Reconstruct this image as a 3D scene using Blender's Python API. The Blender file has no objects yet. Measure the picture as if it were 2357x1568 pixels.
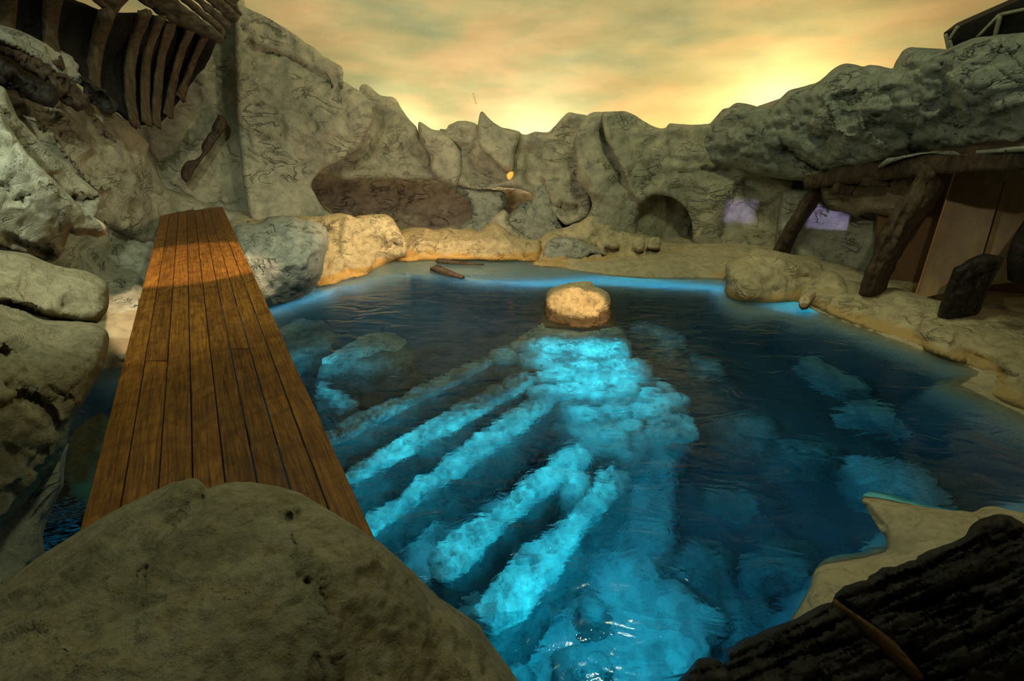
import bpy, math, random
import numpy as np
from mathutils import Vector, noise, Matrix
from mathutils.geometry import delaunay_2d_cdt
random.seed(7)
S = bpy.context.scene
COL = S.collection

# ------------------------------------------------------------------ camera
CAM_H, PITCH, F = 3.0, math.radians(25.2), 1047.6
cam = bpy.data.objects.new('camera', bpy.data.cameras.new('camera'))
COL.objects.link(cam)
cam.data.sensor_width = 36.0
cam.data.lens = 16.0
cam.data.clip_start = 0.05
cam.location = (0, 0, CAM_H)
cam.rotation_euler = (math.pi / 2 - PITCH, 0, 0)
S.camera = cam

# ------------------------------------------------------------------ world, exposure
w = bpy.data.worlds.new('world')
S.world = w
w.use_nodes = True
bgn = w.node_tree.nodes['Background']
bgn.inputs[0].default_value = (1.0, 0.85, 0.50, 1)
bgn.inputs[1].default_value = 0.035
S.view_settings.view_transform = 'Standard'
S.view_settings.look = 'None'
S.view_settings.exposure = 0.0
S.view_settings.gamma = 1.0
S.view_settings.use_curve_mapping = False
S.cycles.max_bounces = 8
S.cycles.diffuse_bounces = 3
S.cycles.glossy_bounces = 3
S.cycles.transmission_bounces = 6
S.cycles.caustics_reflective = False


def lamp(kind, name, loc, target, energy, color, size=1.0, spot=None, blend=0.5, size_y=None):
    d = bpy.data.lights.new(name, kind)
    d.energy = energy
    d.color = color
    o = bpy.data.objects.new(name, d)
    COL.objects.link(o)
    o.location = loc
    if kind == 'AREA':
        d.shape = 'RECTANGLE'
        d.size = size
        d.size_y = size_y or size
    else:
        d.shadow_soft_size = size
    if spot:
        d.spot_size = math.radians(spot)
        d.spot_blend = blend
    if target is not None:
        v = Vector(target) - Vector(loc)
        o.rotation_euler = v.to_track_quat('-Z', 'Y').to_euler()
    return o

# cove lamps hidden behind the crest, washing the painted sky wall
lamp('POINT', 'cove_lamp', (7.4, 14.5, 3.05), None, 620, (1.0, 0.74, 0.36), 0.15)
lamp('POINT', 'cove_lamp', (0.6, 16.6, 2.3), None, 300, (1.0, 0.97, 0.66), 0.15)
lamp('POINT', 'cove_lamp', (-3.6, 16.8, 2.6), None, 150, (0.98, 0.93, 0.55), 0.15)
lamp('POINT', 'cove_lamp', (4.6, 16.4, 1.6), None, 130, (1.0, 0.66, 0.18), 0.15)
lamp('AREA', 'sky_wash', (-2, 12.5, 8.8), (-1.5, 18.5, 4.5), 270, (1.0, 0.80, 0.46), 14, size_y=0.8)
# soft house lights over the pool
lamp('AREA', 'house_light', (2.4, 5.2, 9.8), (0.0, 12.4, 1.2), 300, (0.86, 0.94, 0.56), 0.9)
lamp('AREA', 'house_light', (-3.0, 4.0, 7.5), (3.5, 9.5, 1.5), 120, (0.80, 1.0, 0.74), 2.5)
# spots
lamp('SPOT', 'sand_spot', (-1.0, 8.0, 7.0), (-2.8, 10.6, 0.3), 850, (1.0, 0.64, 0.26), 0.15, 42, 0.8)
lamp('SPOT', 'island_spot', (1.4, 5.2, 6.0), (1.1, 7.2, 0.3), 1900, (1.0, 0.66, 0.30), 0.06, 13, 0.5)
lamp('SPOT', 'left_spot', (-1.4, 0.4, 6.0), (-5.9, 6.8, 1.0), 1150, (0.92, 1.0, 0.78), 0.06, 54, 0.7)
lamp('SPOT', 'walkway_spot', (-2.6, 4.6, 6.0), (-4.6, 6.5, 1.2), 1900, (1.0, 0.72, 0.46), 0.06, 24, 0.25)
lamp('SPOT', 'boulder_spot', (1.0, 0.3, 5.5), (6.2, 8.5, 0.3), 520, (1.0, 0.88, 0.58), 0.10, 34, 0.9)
lamp('AREA', 'cave_fill', (-1.2, 8.4, 1.6), (-3.4, 13.5, 1.2), 110, (1.0, 0.80, 0.58), 0.6)  # added fill, stands in for light bounced off the sand
lamp('SPOT', 'boulder_spot', (-1.6, 2.2, 6.0), (-4.5, 8.3, 0.5), 420, (0.95, 0.98, 0.80), 0.1, 20, 0.7)  # added fill to brighten the grey boulder
# pool lamps: flat panels just under the surface, shining down
CY = (0.015, 0.60, 0.80)
lamp('AREA', 'pool_lamp', (-0.2, 3.6, -0.03), (-0.2, 3.6, -2), 70, CY, 2.6, size_y=2.0)
lamp('AREA', 'pool_lamp', (1.1, 5.6, -0.03), (1.1, 5.6, -2), 42, CY, 1.4, size_y=1.8)
lamp('AREA', 'pool_lamp', (0.6, 2.0, -0.03), (0.6, 2.0, -2), 45, CY, 1.4, size_y=1.0)
lamp('AREA', 'pool_lamp', (3.2, 4.2, -0.03), (3.2, 4.2, -2), 24, (0.01, 0.45, 0.60), 2.4, size_y=2.4)
for x, y, tx, ty, e in ((1.3, 1.7, -0.6, 3.6, 26), (2.4, 3.2, 0.4, 4.4, 18), (-1.4, 2.6, -2.2, 5.6, 16), (-3.2, 2.2, -3.9, 3.0, 14)):
    lamp('SPOT', 'pool_spot', (x, y, -0.35), (tx, ty, -0.9), e, CY, 0.0, 120, 0.9)
rim = [(-4.3, 7.7), (-3.9, 8.6), (-3.0, 9.0), (-1.9, 9.2), (-0.6, 9.3), (0.7, 9.4), (1.7, 9.6), (3.1, 9.3), (4.5, 9.0), (4.9, 8.1), (6.0, 7.5)]
for k, ((x0, y0), (x1, y1)) in enumerate(zip(rim[:-1], rim[1:])):
    o = lamp('AREA', 'rim_lamp', ((x0 + x1) / 2, (y0 + y1) / 2, -0.015), None, 4.5 * math.hypot(x1 - x0, y1 - y0), (0.0, 0.48, 0.90), math.hypot(x1 - x0, y1 - y0), size_y=0.45)
    o.rotation_euler = (0, 0, math.atan2(y1 - y0, x1 - x0))
lamp('AREA', 'pool_lamp', (-2.9, 5.4, -0.03), (-2.9, 5.4, -2), 16, CY, 1.4, size_y=1.4)
# added lamps throw lilac patches that stand in for reflections in the glass
for p, t in (((5.5, 10.9, 1.15), (5.9, 12.2, 1.0)), ((6.9, 9.9, 1.25), (7.3, 11.0, 1.1))):
    o = lamp('AREA', 'lilac_patch_lamp', p, t, 0.9, (0.55, 0.45, 1.0), 0.7, size_y=0.55)
    o.data.spread = math.radians(12)


# ------------------------------------------------------------------ pixel <-> place
SP, CP = math.sin(PITCH), math.cos(PITCH)


def rays(px, py):
    px = np.asarray(px, float); py = np.asarray(py, float)
    v = 784.0 - py
    return np.stack([px - 1178.5, F * CP + v * SP, -F * SP + v * CP], -1)


def at_y(px, py, y):
    r = rays(px, py)
    return np.array([0, 0, CAM_H]) + r * (np.asarray(y) / r[..., 1])[..., None]


def at_z(px, py, z=0.0):
    r = rays(px, py)
    return np.array([0, 0, CAM_H]) + r * ((z - CAM_H) / r[..., 2])[..., None]


def y_of(px, py, z):
    return float(at_z(px, py, z)[1])


def under(px, py, z):
    """point at depth z below the water seen at a pixel, bent at the surface"""
    r = rays(px, py)
    p0 = at_z(px, py, 0.0)
    d = r / np.linalg.norm(r, axis=-1, keepdims=True)
    h = d[..., :2] / 1.33
    dz = -np.sqrt(1 - (h ** 2).sum(-1))
    t = z / dz
    return np.concatenate([p0[..., :2] + h * t[..., None], np.full(p0[..., :1].shape, z)], -1)


# ------------------------------------------------------------------ geometry tools
def link_mesh(name, verts, faces, mat, parent=None, smooth=True, recenter=True):
    verts = np.asarray(verts, float)
    org = np.zeros(3)
    if recenter and parent is None:
        org = np.array([verts[:, 0].mean(), verts[:, 1].mean(), verts[:, 2].min()])
    me = bpy.data.meshes.new(name)
    me.from_pydata((verts - org).tolist(), [], [tuple(int(i) for i in f) for f in faces])
    me.update()
    if smooth:
        me.polygons.foreach_set('use_smooth', [True] * len(me.polygons))
    me.materials.append(mat)
    o = bpy.data.objects.new(name, me)
    COL.objects.link(o)
    o.location = org
    if parent is not None:
        o.parent = parent
        o.location = org - np.array(parent.location)
    return o


def empty(name, loc=(0, 0, 0)):
    o = bpy.data.objects.new(name, None)
    COL.objects.link(o)
    o.location = loc
    o.empty_display_size = 0.2
    return o


def tag(o, label=None, cat=None, group=None, kind=None):
    if label: o['label'] = label
    if cat: o['category'] = cat
    if group: o['group'] = group
    if kind: o['kind'] = kind
    return o


def resample(poly, step, closed=True, smooth=1):
    p = np.asarray(poly, float)
    q = np.vstack([p, p[:1]]) if closed else p
    seg = np.linalg.norm(np.diff(q, axis=0), axis=1)
    s = np.concatenate([[0], np.cumsum(seg)])
    n = max(6, int(s[-1] / step))
    t = np.linspace(0, s[-1], n, endpoint=not closed)
    r = np.stack([np.interp(t, s, q[:, k]) for k in range(q.shape[1])], -1)
    for _ in range(smooth):
        if closed:
            r = 0.25 * np.roll(r, 1, 0) + 0.5 * r + 0.25 * np.roll(r, -1, 0)
        else:
            r[1:-1] = 0.25 * r[:-2] + 0.5 * r[1:-1] + 0.25 * r[2:]
    return r


def seg_dist(P, line, closed=False):
    """distance, signed side, param of nearest point for points P to a polyline"""
    line = np.asarray(line, float)
    if closed:
        line = np.vstack([line, line[:1]])
    best = np.full(len(P), 1e18); side = np.zeros(len(P)); par = np.zeros(len(P))
    n = len(line) - 1
    for i in range(n):
        a, b = line[i], line[i + 1]
        ab = b - a
        L = (ab ** 2).sum() + 1e-12
        t = np.clip(((P - a) @ ab) / L, 0, 1)
        c = a + t[:, None] * ab
        dd = P - c
        d2 = (dd ** 2).sum(1)
        m = d2 < best
        best = np.where(m, d2, best)
        cr = ab[0] * (P[:, 1] - a[1]) - ab[1] * (P[:, 0] - a[0])
        side = np.where(m, np.sign(cr), side)
        par = np.where(m, (i + t) / n, par)
    return np.sqrt(best), side, par


def inside(P, poly):
    poly = np.asarray(poly, float)
    x, y = P[:, 0], P[:, 1]
    r = np.zeros(len(P), bool)
    j = len(poly) - 1
    for i in range(len(poly)):
        xi, yi = poly[i]; xj, yj = poly[j]
        c = ((yi > y) != (yj > y)) & (x < (xj - xi) * (y - yi) / (yj - yi + 1e-15) + xi)
        r ^= c
        j = i
    return r


def triangulate(B, I):
    nb = len(B)
    pts = [Vector(p) for p in np.vstack([B, I]).tolist()] if len(I) else [Vector(p) for p in B.tolist()]
    vo, eo, fo, ov, oe, of = delaunay_2d_cdt(pts, [(i, (i + 1) % nb) for i in range(nb)], [list(range(nb))], 1, 1e-6)
    if len(vo) != len(pts):
        return np.array([list(v) for v in vo]), [tuple(f) for f in fo], [o[0] if o else -1 for o in ov]
    return None, [tuple(f) for f in fo], None


def tps(ctrl, P):
    """thin plate spline through (x, y, value) triples"""
    C = np.array(ctrl, float)
    sc = 500.0
    X = C[:, :2] / sc; V = C[:, 2]
    n = len(C)
    def U(r2):
        return r2 * np.log(r2 + 1e-9)
    if n < 3:
        return np.full(len(P), V.mean())
    K = U(((X[:, None] - X[None]) ** 2).sum(-1)) + np.eye(n) * 1e-3
    A = np.zeros((n + 3, n + 3))
    A[:n, :n] = K; A[:n, n] = 1; A[:n, n + 1:] = X; A[n, :n] = 1; A[n + 1:, :n] = X.T
    sol = np.linalg.lstsq(A, np.concatenate([V, [0, 0, 0]]), rcond=None)[0]
    Q = P / sc
    out = sol[n] + Q @ sol[n + 1:]
    for i in range(n):
        out = out + sol[i] * U(((Q - X[i]) ** 2).sum(1))
    return out


def normals(V, Fs):
    N = np.zeros_like(V)
    T = np.array([f[:3] for f in Fs])
    a, b, c = V[T[:, 0]], V[T[:, 1]], V[T[:, 2]]
    n = np.cross(b - a, c - a)
    for k in range(3):
        np.add.at(N, T[:, k], n)
    return N / (np.linalg.norm(N, axis=1, keepdims=True) + 1e-12)


def rocky(P, freq, seed, strat=1.0, chip=0.5, facet=0.9):
    """sculpted plaster relief: broad swells with chiselled ledges"""
    out = np.empty(len(P))
    off = Vector((seed * 3.17, seed * 1.71, seed * 2.33))
    for i, p in enumerate(P):
        q = Vector((p[0] * freq, p[1] * freq, p[2] * freq * strat)) + off
        a = noise.fractal(q, 0.9, 2.0, 4)
        b = noise.ridged_multi_fractal(q * 2.3, 0.9, 2.1, 3, 1.0, 2.0)
        out[i] = a + chip * (0.9 - b) * 0.5
        if facet:
            qq = q * 1.6 + noise.noise_vector(q * 1.9) * 0.35
            ds, ps = noise.voronoi(qq)
            c = ps[0]
            v = qq - c
            h = noise.noise_vector(c * 5.31)
            if h.length > 1e-6: h.normalize()
            out[i] += facet * v.dot(h)
    return out


def rand_folds(poly, n, rng, ang=(-0.5, 0.5), ln=(30, 110), depth=(0.02, 0.06), L=22):
    poly = np.asarray(poly, float)
    lo, hi = poly.min(0), poly.max(0)
    out = []
    tries = 0
    while len(out) < n and tries < n * 20:
        tries += 1
        p = np.array([rng.uniform(lo[0], hi[0]), rng.uniform(lo[1], hi[1])])
        if not inside(p[None], poly)[0]:
            continue
        a = rng.uniform(*ang)
        if rng.random() < 0.5: a += math.pi
        pts = [p]
        for _ in range(4):
            a += rng.uniform(-0.55, 0.55)
            p = p + np.array([math.cos(a), math.sin(a)]) * rng.uniform(*ln) / 4
            pts.append(p)
        out.append(('fold', pts, L * rng.uniform(0.5, 1.4), rng.uniform(*depth)))
    return out


def apply_strokes(P, D, strokes, bound=None):
    for st in strokes:
        kind, pts, wd, dep = st[:4]
        pts = np.asarray(pts, float)
        lo, hi = pts.min(0) - wd * 4, pts.max(0) + wd * 4
        m = (P[:, 0] > lo[0]) & (P[:, 0] < hi[0]) & (P[:, 1] > lo[1]) & (P[:, 1] < hi[1])
        if not m.any():
            continue
        d, side, par = seg_dist(P[m], pts)
        ends = np.clip(np.minimum(par, 1 - par) * 5 + 0.15, 0, 1)
        if kind == 'fold':                       # a ledge: sharp step on one side, easing out
            e = np.where(side > 0, np.exp(-d / wd), np.exp(-(d / 5.0) ** 2) * 0.4)
            endd = np.where((par <= 0.001) | (par >= 0.999), np.exp(-d / (wd * 0.4)), 1)
            D[m] += dep * e * ends * endd
        elif kind == 'groove':
            D[m] += dep * np.exp(-(d / wd) ** 2) * (ends if len(st) < 5 else 1)
    return D


def blob(name, outline, ctrl, mat, R=22, T=0.2, thick=0.5, step=6.5, amp=0.05, freq=1.2, chip=0.5, strat=1.0,
         strokes=(), folds=0, fang=(-0.5, 0.5), fdep=(0.02, 0.06), fln=(30, 110), seed=1, parent=None, shrink=0.06, sm=1, jag=1.5, facet=0.9):
    """a sculpted solid: front relief inside an outline, rounded rim, sides and a closed back"""
    rng = random.Random(seed * 31 + 5)
    B = resample(outline, step, smooth=sm)
    if jag:
        for i in range(len(B)):
            B[i] += np.array([noise.noise(Vector((B[i][0] / 21, B[i][1] / 21, seed))), noise.noise(Vector((B[i][0] / 21, B[i][1] / 21, seed + 50)))]) * jag
    lo, hi = B.min(0), B.max(0)
    gx, gy = np.meshgrid(np.arange(lo[0], hi[0], step), np.arange(lo[1], hi[1], step * 0.9))
    gx = gx + (np.arange(gx.shape[0]) % 2)[:, None] * step * 0.5
    G = np.stack([gx.ravel(), gy.ravel()], -1)
    G = G[inside(G, B)]
    d, _, _ = seg_dist(G, B, True)
    G = G[d > step * 0.55]; d = d[d > step * 0.55]
    V2, tris, _ = triangulate(B, G)
    P = np.vstack([B, G])
    dist = np.concatenate([np.zeros(len(B)), d])
    nb = len(B)
    if V2 is not None:
        P = V2
        dist, _, _ = seg_dist(P, B, True)
    inv = []
    for c in ctrl:
        Y = c[2] if not isinstance(c[2], tuple) else y_of(c[0], c[1], c[2][0])
        inv.append((c[0], c[1], 1.0 / Y))
    Y = 1.0 / np.clip(tps(inv, P), 0.04, 3.0)
    e = 1 - np.clip(dist / R, 0, 1)
    Y = Y + T * (1 - np.sqrt(np.clip(1 - e * e, 0, 1)))
    st = list(strokes)
    if folds:
        st += rand_folds(outline, folds, rng, fang, fln, fdep)
    D = apply_strokes(P, np.zeros(len(P)), st)
    Y = Y + D * np.clip(dist / 10, 0.2, 1)
    V = at_y(P[:, 0], P[:, 1], Y)
    N = normals(V, tris)
    flip = (N * V).sum(1).mean()
    camv = V - np.array([0, 0, CAM_H])
    if (N * camv).sum() > 0:
        tris = [tuple(reversed(t)) for t in tris]; N = -N
    if amp:
        fade = np.clip(dist / (R * 0.8), 0.0, 1)
        V = V + N * (amp * fade * rocky(V, freq, seed, strat, chip, facet))[:, None]
    # sides and back
    bidx = list(range(nb)) if V2 is None else [int(np.argmin(((P - b) ** 2).sum(1))) for b in B]
    Bv = V[bidx]
    cen = Bv.mean(0)
    allv = [V]
    ring_prev = bidx
    faces = list(tris)
    base = len(V)
    b_dir = (Bv - np.array([0, 0, CAM_H])); b_dir /= np.linalg.norm(b_dir, axis=1, keepdims=True)
    for k, (f, s) in enumerate(((0.35, 0.0), (1.0, shrink))):
        ring = Bv + b_dir * thick * f
        ring = ring + (ring.mean(0) - ring) * s
        allv.append(ring)
        cur = list(range(base, base + nb)); base += nb
        for i in range(nb):
            j = (i + 1) % nb
            faces.append((ring_prev[i], ring_prev[j], cur[j], cur[i]))
        ring_prev = cur
    _, bt, _ = triangulate(B, np.zeros((0, 2)))
    if _ is None:
        ok = all(max(t) < nb for t in bt)
        if ok:
            for t in bt:
                faces.append(tuple(ring_prev[i] for i in t))
    VV = np.vstack(allv)
    o = link_mesh(name, VV, faces, mat, parent)
    import bmesh
    bm = bmesh.new(); bm.from_mesh(o.data)
    bmesh.ops.recalc_face_normals(bm, faces=bm.faces)
    bm.to_mesh(o.data); bm.free()
    return o


def mesa(name, poly, zt, zb, mat, R=0.15, drop=0.08, flare=0.1, step=0.06, amp=0.03, freq=3.0, seed=1, parent=None, zfn=None, jag=0.04, strokes=(), chip=0.5):
    """a slab standing in the place: plan outline, uneven top, rough flaring sides"""
    B = resample(poly, step, smooth=2)
    for i in range(len(B)):
        B[i] += np.array([noise.noise(Vector((B[i][0] * 4, B[i][1] * 4, seed))), noise.noise(Vector((B[i][0] * 4, B[i][1] * 4, seed + 50)))]) * jag
    lo, hi = B.min(0), B.max(0)
    gx, gy = np.meshgrid(np.arange(lo[0], hi[0], step), np.arange(lo[1], hi[1], step * 0.9))
    gx = gx + (np.arange(gx.shape[0]) % 2)[:, None] * step * 0.5
    G = np.stack([gx.ravel(), gy.ravel()], -1)
    if len(G): G = G[inside(G, B)]
    if len(G):
        d, _, _ = seg_dist(G, B, True)
        G = G[d > step * 0.5]; d = d[d > step * 0.5]
    else:
        G = np.zeros((0, 2)); d = np.zeros(0)
    V2, tris, _ = triangulate(B, G)
    P = np.vstack([B, G]); dist = np.concatenate([np.zeros(len(B)), d]); nb = len(B)
    bidx = list(range(nb))
    if V2 is not None:
        P = V2; dist, _, _ = seg_dist(P, B, True)
        bidx = [int(np.argmin(((P - b) ** 2).sum(1))) for b in B]
    z = np.full(len(P), float(zt)) if zfn is None else zfn(P)
    e = 1 - np.clip(dist / R, 0, 1)
    z = z - drop * (1 - np.sqrt(np.clip(1 - e * e, 0, 1)))
    V = np.concatenate([P, z[:, None]], 1)
    nz = rocky(V, freq, seed, 1, chip)
    V[:, 2] += amp * nz
    faces = list(tris)
    allv = [V]; base = len(V); prev = bidx
    tb = V[bidx]
    # outward direction of the ring
    tang = np.roll(B, -1, 0) - np.roll(B, 1, 0)
    outw = np.stack([tang[:, 1], -tang[:, 0]], -1)
    outw /= (np.linalg.norm(outw, axis=1, keepdims=True) + 1e-9)
    area = 0.5 * np.sum(B[:, 0] * np.roll(B[:, 1], -1) - B[:, 1] * np.roll(B[:, 0], -1))
    if area < 0: outw = -outw
    H = abs(float(np.mean(tb[:, 2])) - zb)
    nr = max(2, min(14, int(H / (step * 1.3))))
    for k in range(1, nr + 1):
        f = k / nr
        ring = np.empty((nb, 3))
        for i in range(nb):
            q = Vector((B[i][0] * 3.5, B[i][1] * 3.5, f * H * 3.5 + seed))
            dd = flare * f + (amp * 1.6 * (noise.fractal(q, 1, 2, 3))) * (1 if k < nr else 0.2)
            ring[i, :2] = B[i] + outw[i] * dd
            ring[i, 2] = tb[i, 2] + (zb - tb[i, 2]) * f
        allv.append(ring)
        cur = list(range(base, base + nb)); base += nb
        for i in range(nb):
            j = (i + 1) % nb
            faces.append((prev[i], prev[j], cur[j], cur[i]))
        prev = cur
    VV = np.vstack(allv)
    o = link_mesh(name, VV, faces, mat, parent)
    import bmesh
    bm = bmesh.new(); bm.from_mesh(o.data)
    bmesh.ops.recalc_face_normals(bm, faces=bm.faces)
    bm.to_mesh(o.data); bm.free()
    return o


def timber(name, pts, wid, dep, mat, parent=None, up=(0, 0, 1), amp=0.015, seed=1, seg=12, step=0.08, square=0.55, rag=0.04):
    """an old beam along a 3-D path, squarish section, split grain and ragged ends"""
    P = np.asarray(pts, float)
    n0 = len(P)
    wid = np.interp(np.linspace(0, 1, 50), np.linspace(0, 1, len(np.atleast_1d(wid))), np.atleast_1d(wid))
    dep = np.interp(np.linspace(0, 1, 50), np.linspace(0, 1, len(np.atleast_1d(dep))), np.atleast_1d(dep))
    C = resample(P, step, closed=False, smooth=3 if n0 > 2 else 0)
    n = len(C)
    Tn = np.gradient(C, axis=0); Tn /= np.linalg.norm(Tn, axis=1, keepdims=True)
    up = np.asarray(up, float)
    V = []; F_ = []
    for i in range(n):
        s = np.cross(Tn[i], up); s /= np.linalg.norm(s) + 1e-9
        u = np.cross(s, Tn[i])
        f = i / (n - 1)
        wv = np.interp(f, np.linspace(0, 1, 50), wid) / 2; dv = np.interp(f, np.linspace(0, 1, 50), dep) / 2
        for k in range(seg):
            a = 2 * math.pi * (k + 0.5) / seg
            ca, sa = math.cos(a), math.sin(a)
            x = math.copysign(abs(ca) ** square, ca); y = math.copysign(abs(sa) ** square, sa)
            g = noise.noise(Vector((k * 2.1, f * 1.2 + seed, seed * 7.7)))       # grain furrows run along
            h = noise.fractal(Vector((C[i][0] * 3 + k, C[i][1] * 3, C[i][2] * 3 + seed)), 1, 2, 3)
            r = 1 + (g * 0.9 + h * 0.6) * amp / max(min(wv, dv), 0.01)
            p = C[i] + s * x * wv * r + u * y * dv * r
            if i in (0, n - 1):
                p = p + Tn[i] * rag * noise.noise(Vector((k * 1.7, seed * 3.3, i))) * 2
            V.append(p)
    for i in range(n - 1):
        for k in range(seg):
            a = i * seg + k; b = i * seg + (k + 1) % seg
            F_.append((a, b, b + seg, a + seg))
    c0 = len(V); V.append(np.mean(V[:seg], 0)); c1 = len(V); V.append(np.mean(V[(n - 1) * seg:n * seg], 0))
    for k in range(seg):
        F_.append((c0, (k + 1) % seg, k))
        F_.append((c1, (n - 1) * seg + k, (n - 1) * seg + (k + 1) % seg))
    return link_mesh(name, V, F_, mat, parent)


def box_mesh(name, corners8, mat, parent=None):
    f = [(0, 1, 2, 3), (7, 6, 5, 4), (0, 4, 5, 1), (1, 5, 6, 2), (2, 6, 7, 3), (3, 7, 4, 0)]
    o = link_mesh(name, corners8, f, mat, parent, smooth=False)
    import bmesh
    bm = bmesh.new(); bm.from_mesh(o.data)
    bmesh.ops.recalc_face_normals(bm, faces=bm.faces)
    bm.to_mesh(o.data); bm.free()
    return o


# ------------------------------------------------------------------ materials
def new_mat(name):
    m = bpy.data.materials.new(name)
    m.use_nodes = True
    nt = m.node_tree
    nt.nodes.clear()
    out = nt.nodes.new('ShaderNodeOutputMaterial')
    b = nt.nodes.new('ShaderNodeBsdfPrincipled')
    nt.links.new(b.outputs[0], out.inputs[0])
    return m, nt, b, out


def nd(nt, kind, **kw):
    n = nt.nodes.new(kind)
    for k, v in kw.items():
        if k in n.inputs: n.inputs[k].default_value = v
        else: setattr(n, k, v)
    return n


def ramp(nt, src, stops):
    r = nt.nodes.new('ShaderNodeValToRGB')
    el = r.color_ramp.elements
    while len(el) < len(stops): el.new(0.5)
    for e, (p, c) in zip(el, stops):
        e.position = p; e.color = (*c, 1) if len(c) == 3 else c
    nt.links.new(src, r.inputs[0])
    return r


def mixc(nt, fac, a, b, mode='MIX'):
    m = nt.nodes.new('ShaderNodeMix'); m.data_type = 'RGBA'; m.blend_type = mode
    for s, v in ((m.inputs[0], fac), (m.inputs[6], a), (m.inputs[7], b)):
        if hasattr(v, 'type') and hasattr(v, 'links'): nt.links.new(v, s)
        else: s.default_value = v if not isinstance(v, tuple) else (*v, 1)
    return m.outputs[2]


def geo_pos(nt, scale=(1, 1, 1)):
    g = nt.nodes.new('ShaderNodeNewGeometry')
    mp = nt.nodes.new('ShaderNodeMapping')
    mp.inputs['Scale'].default_value = scale
    nt.links.new(g.outputs['Position'], mp.inputs[0])
    return mp.outputs[0]


def rock_mat(name, light, dark, stain, sc=1.0, bump=0.5, pit=0.4, stain_amt=0.35, rough=0.92, bdist=0.03, tide=None, crease=0.5, cs=(1, 1, 2.2), grain=0.25):
    m, nt, b, out = new_mat(name)
    pos = geo_pos(nt)
    n1 = nd(nt, 'ShaderNodeTexNoise', Scale=0.9 * sc, Detail=7, Roughness=0.62)
    n2 = nd(nt, 'ShaderNodeTexNoise', Scale=5.0 * sc, Detail=8, Roughness=0.65, Distortion=0.6)
    n3 = nd(nt, 'ShaderNodeTexNoise', Scale=2.1 * sc, Detail=5, Roughness=0.7, Distortion=1.2)
    vor = nd(nt, 'ShaderNodeTexVoronoi', Scale=16 * sc)
    n4 = nd(nt, 'ShaderNodeTexNoise', Scale=26 * sc, Detail=5, Roughness=0.7)
    for n in (n1, n2, n3, n4, vor): nt.links.new(pos, n.inputs['Vector'])
    r1 = ramp(nt, n1.outputs[0], [(0.35, dark), (0.62, light)])
    r2 = ramp(nt, n3.outputs[0], [(0.50, (0, 0, 0)), (0.72, (1, 1, 1))])
    mm = nd(nt, 'ShaderNodeMath', operation='MULTIPLY'); mm.inputs[1].default_value = stain_amt
    nt.links.new(r2.outputs[0], mm.inputs[0])
    c = mixc(nt, mm.outputs[0], r1.outputs[0], stain)
    n5 = nd(nt, 'ShaderNodeTexNoise', Scale=1.5 * sc, Detail=4, Roughness=0.55, Distortion=0.7)
    nt.links.new(geo_pos(nt, cs), n5.inputs['Vector'])
    # thin creases where the noise crosses its middle value
    f1 = nd(nt, 'ShaderNodeMath', operation='SUBTRACT'); f1.inputs[1].default_value = 0.5
    f2 = nd(nt, 'ShaderNodeMath', operation='ABSOLUTE')
    nt.links.new(n5.outputs[0], f1.inputs[0]); nt.links.new(f1.outputs[0], f2.inputs[0])
    n6 = nd(nt, 'ShaderNodeTexNoise', Scale=1.3 * sc, Detail=3)
    nt.links.new(pos, n6.inputs['Vector'])
    gate = ramp(nt, n6.outputs[0], [(0.50, (0, 0, 0)), (0.66, (1, 1, 1))])
    c0 = ramp(nt, f2.outputs[0], [(0.0, (1, 1, 1)), (0.035, (0, 0, 0))])
    cr = nd(nt, 'ShaderNodeMath', operation='MULTIPLY')
    nt.links.new(c0.outputs[0], cr.inputs[0]); nt.links.new(gate.outputs[0], cr.inputs[1])
    cm = nd(nt, 'ShaderNodeMath', operation='MULTIPLY'); cm.inputs[1].default_value = 0.6 * crease
    nt.links.new(cr.outputs[0], cm.inputs[0])
    c = mixc(nt, cm.outputs[0], c, tuple(v * 0.6 for v in stain))
    r3 = ramp(nt, n2.outputs[0], [(0.30, (0.55, 0.55, 0.55)), (0.55, (1, 1, 1))])
    c = mixc(nt, 0.8, c, r3.outputs[0], 'MULTIPLY')
    if tide is not None:          # wet stain band on the rock at the water's edge
        g = nt.nodes.new('ShaderNodeNewGeometry'); sx = nt.nodes.new('ShaderNodeSeparateXYZ')
        nt.links.new(g.outputs['Position'], sx.inputs[0])
        ad = nd(nt, 'ShaderNodeMath', operation='MULTIPLY_ADD'); ad.inputs[1].default_value = 0.12
        nt.links.new(n2.outputs[0], ad.inputs[0]); nt.links.new(sx.outputs[2], ad.inputs[2])
        rr = ramp(nt, ad.outputs[0], [(tide[0], (1, 1, 1)), (tide[0] + 0.05, (0, 0, 0))])
        c = mixc(nt, rr.outputs[0], c, tide[1])
    nt.links.new(c, b.inputs['Base Color'])
    b.inputs['Roughness'].default_value = rough
    b.inputs['Specular IOR Level'].default_value = 0.2
    # relief
    pr = ramp(nt, vor.outputs[0], [(0.0, (0, 0, 0)), (0.28, (1, 1, 1))])
    mk = ramp(nt, n3.outputs[0], [(0.52, (1, 1, 1)), (0.66, (0, 0, 0))])
    pits = nd(nt, 'ShaderNodeMath', operation='MAXIMUM')
    nt.links.new(pr.outputs[0], pits.inputs[0]); nt.links.new(mk.outputs[0], pits.inputs[1])
    s1 = nd(nt, 'ShaderNodeMath', operation='MULTIPLY_ADD'); s1.inputs[1].default_value = pit
    nt.links.new(pits.outputs[0], s1.inputs[0]); nt.links.new(n2.outputs[0], s1.inputs[2])
    s2 = nd(nt, 'ShaderNodeMath', operation='MULTIPLY_ADD'); s2.inputs[1].default_value = grain
    nt.links.new(n4.outputs[0], s2.inputs[0]); nt.links.new(s1.outputs[0], s2.inputs[2])
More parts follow.
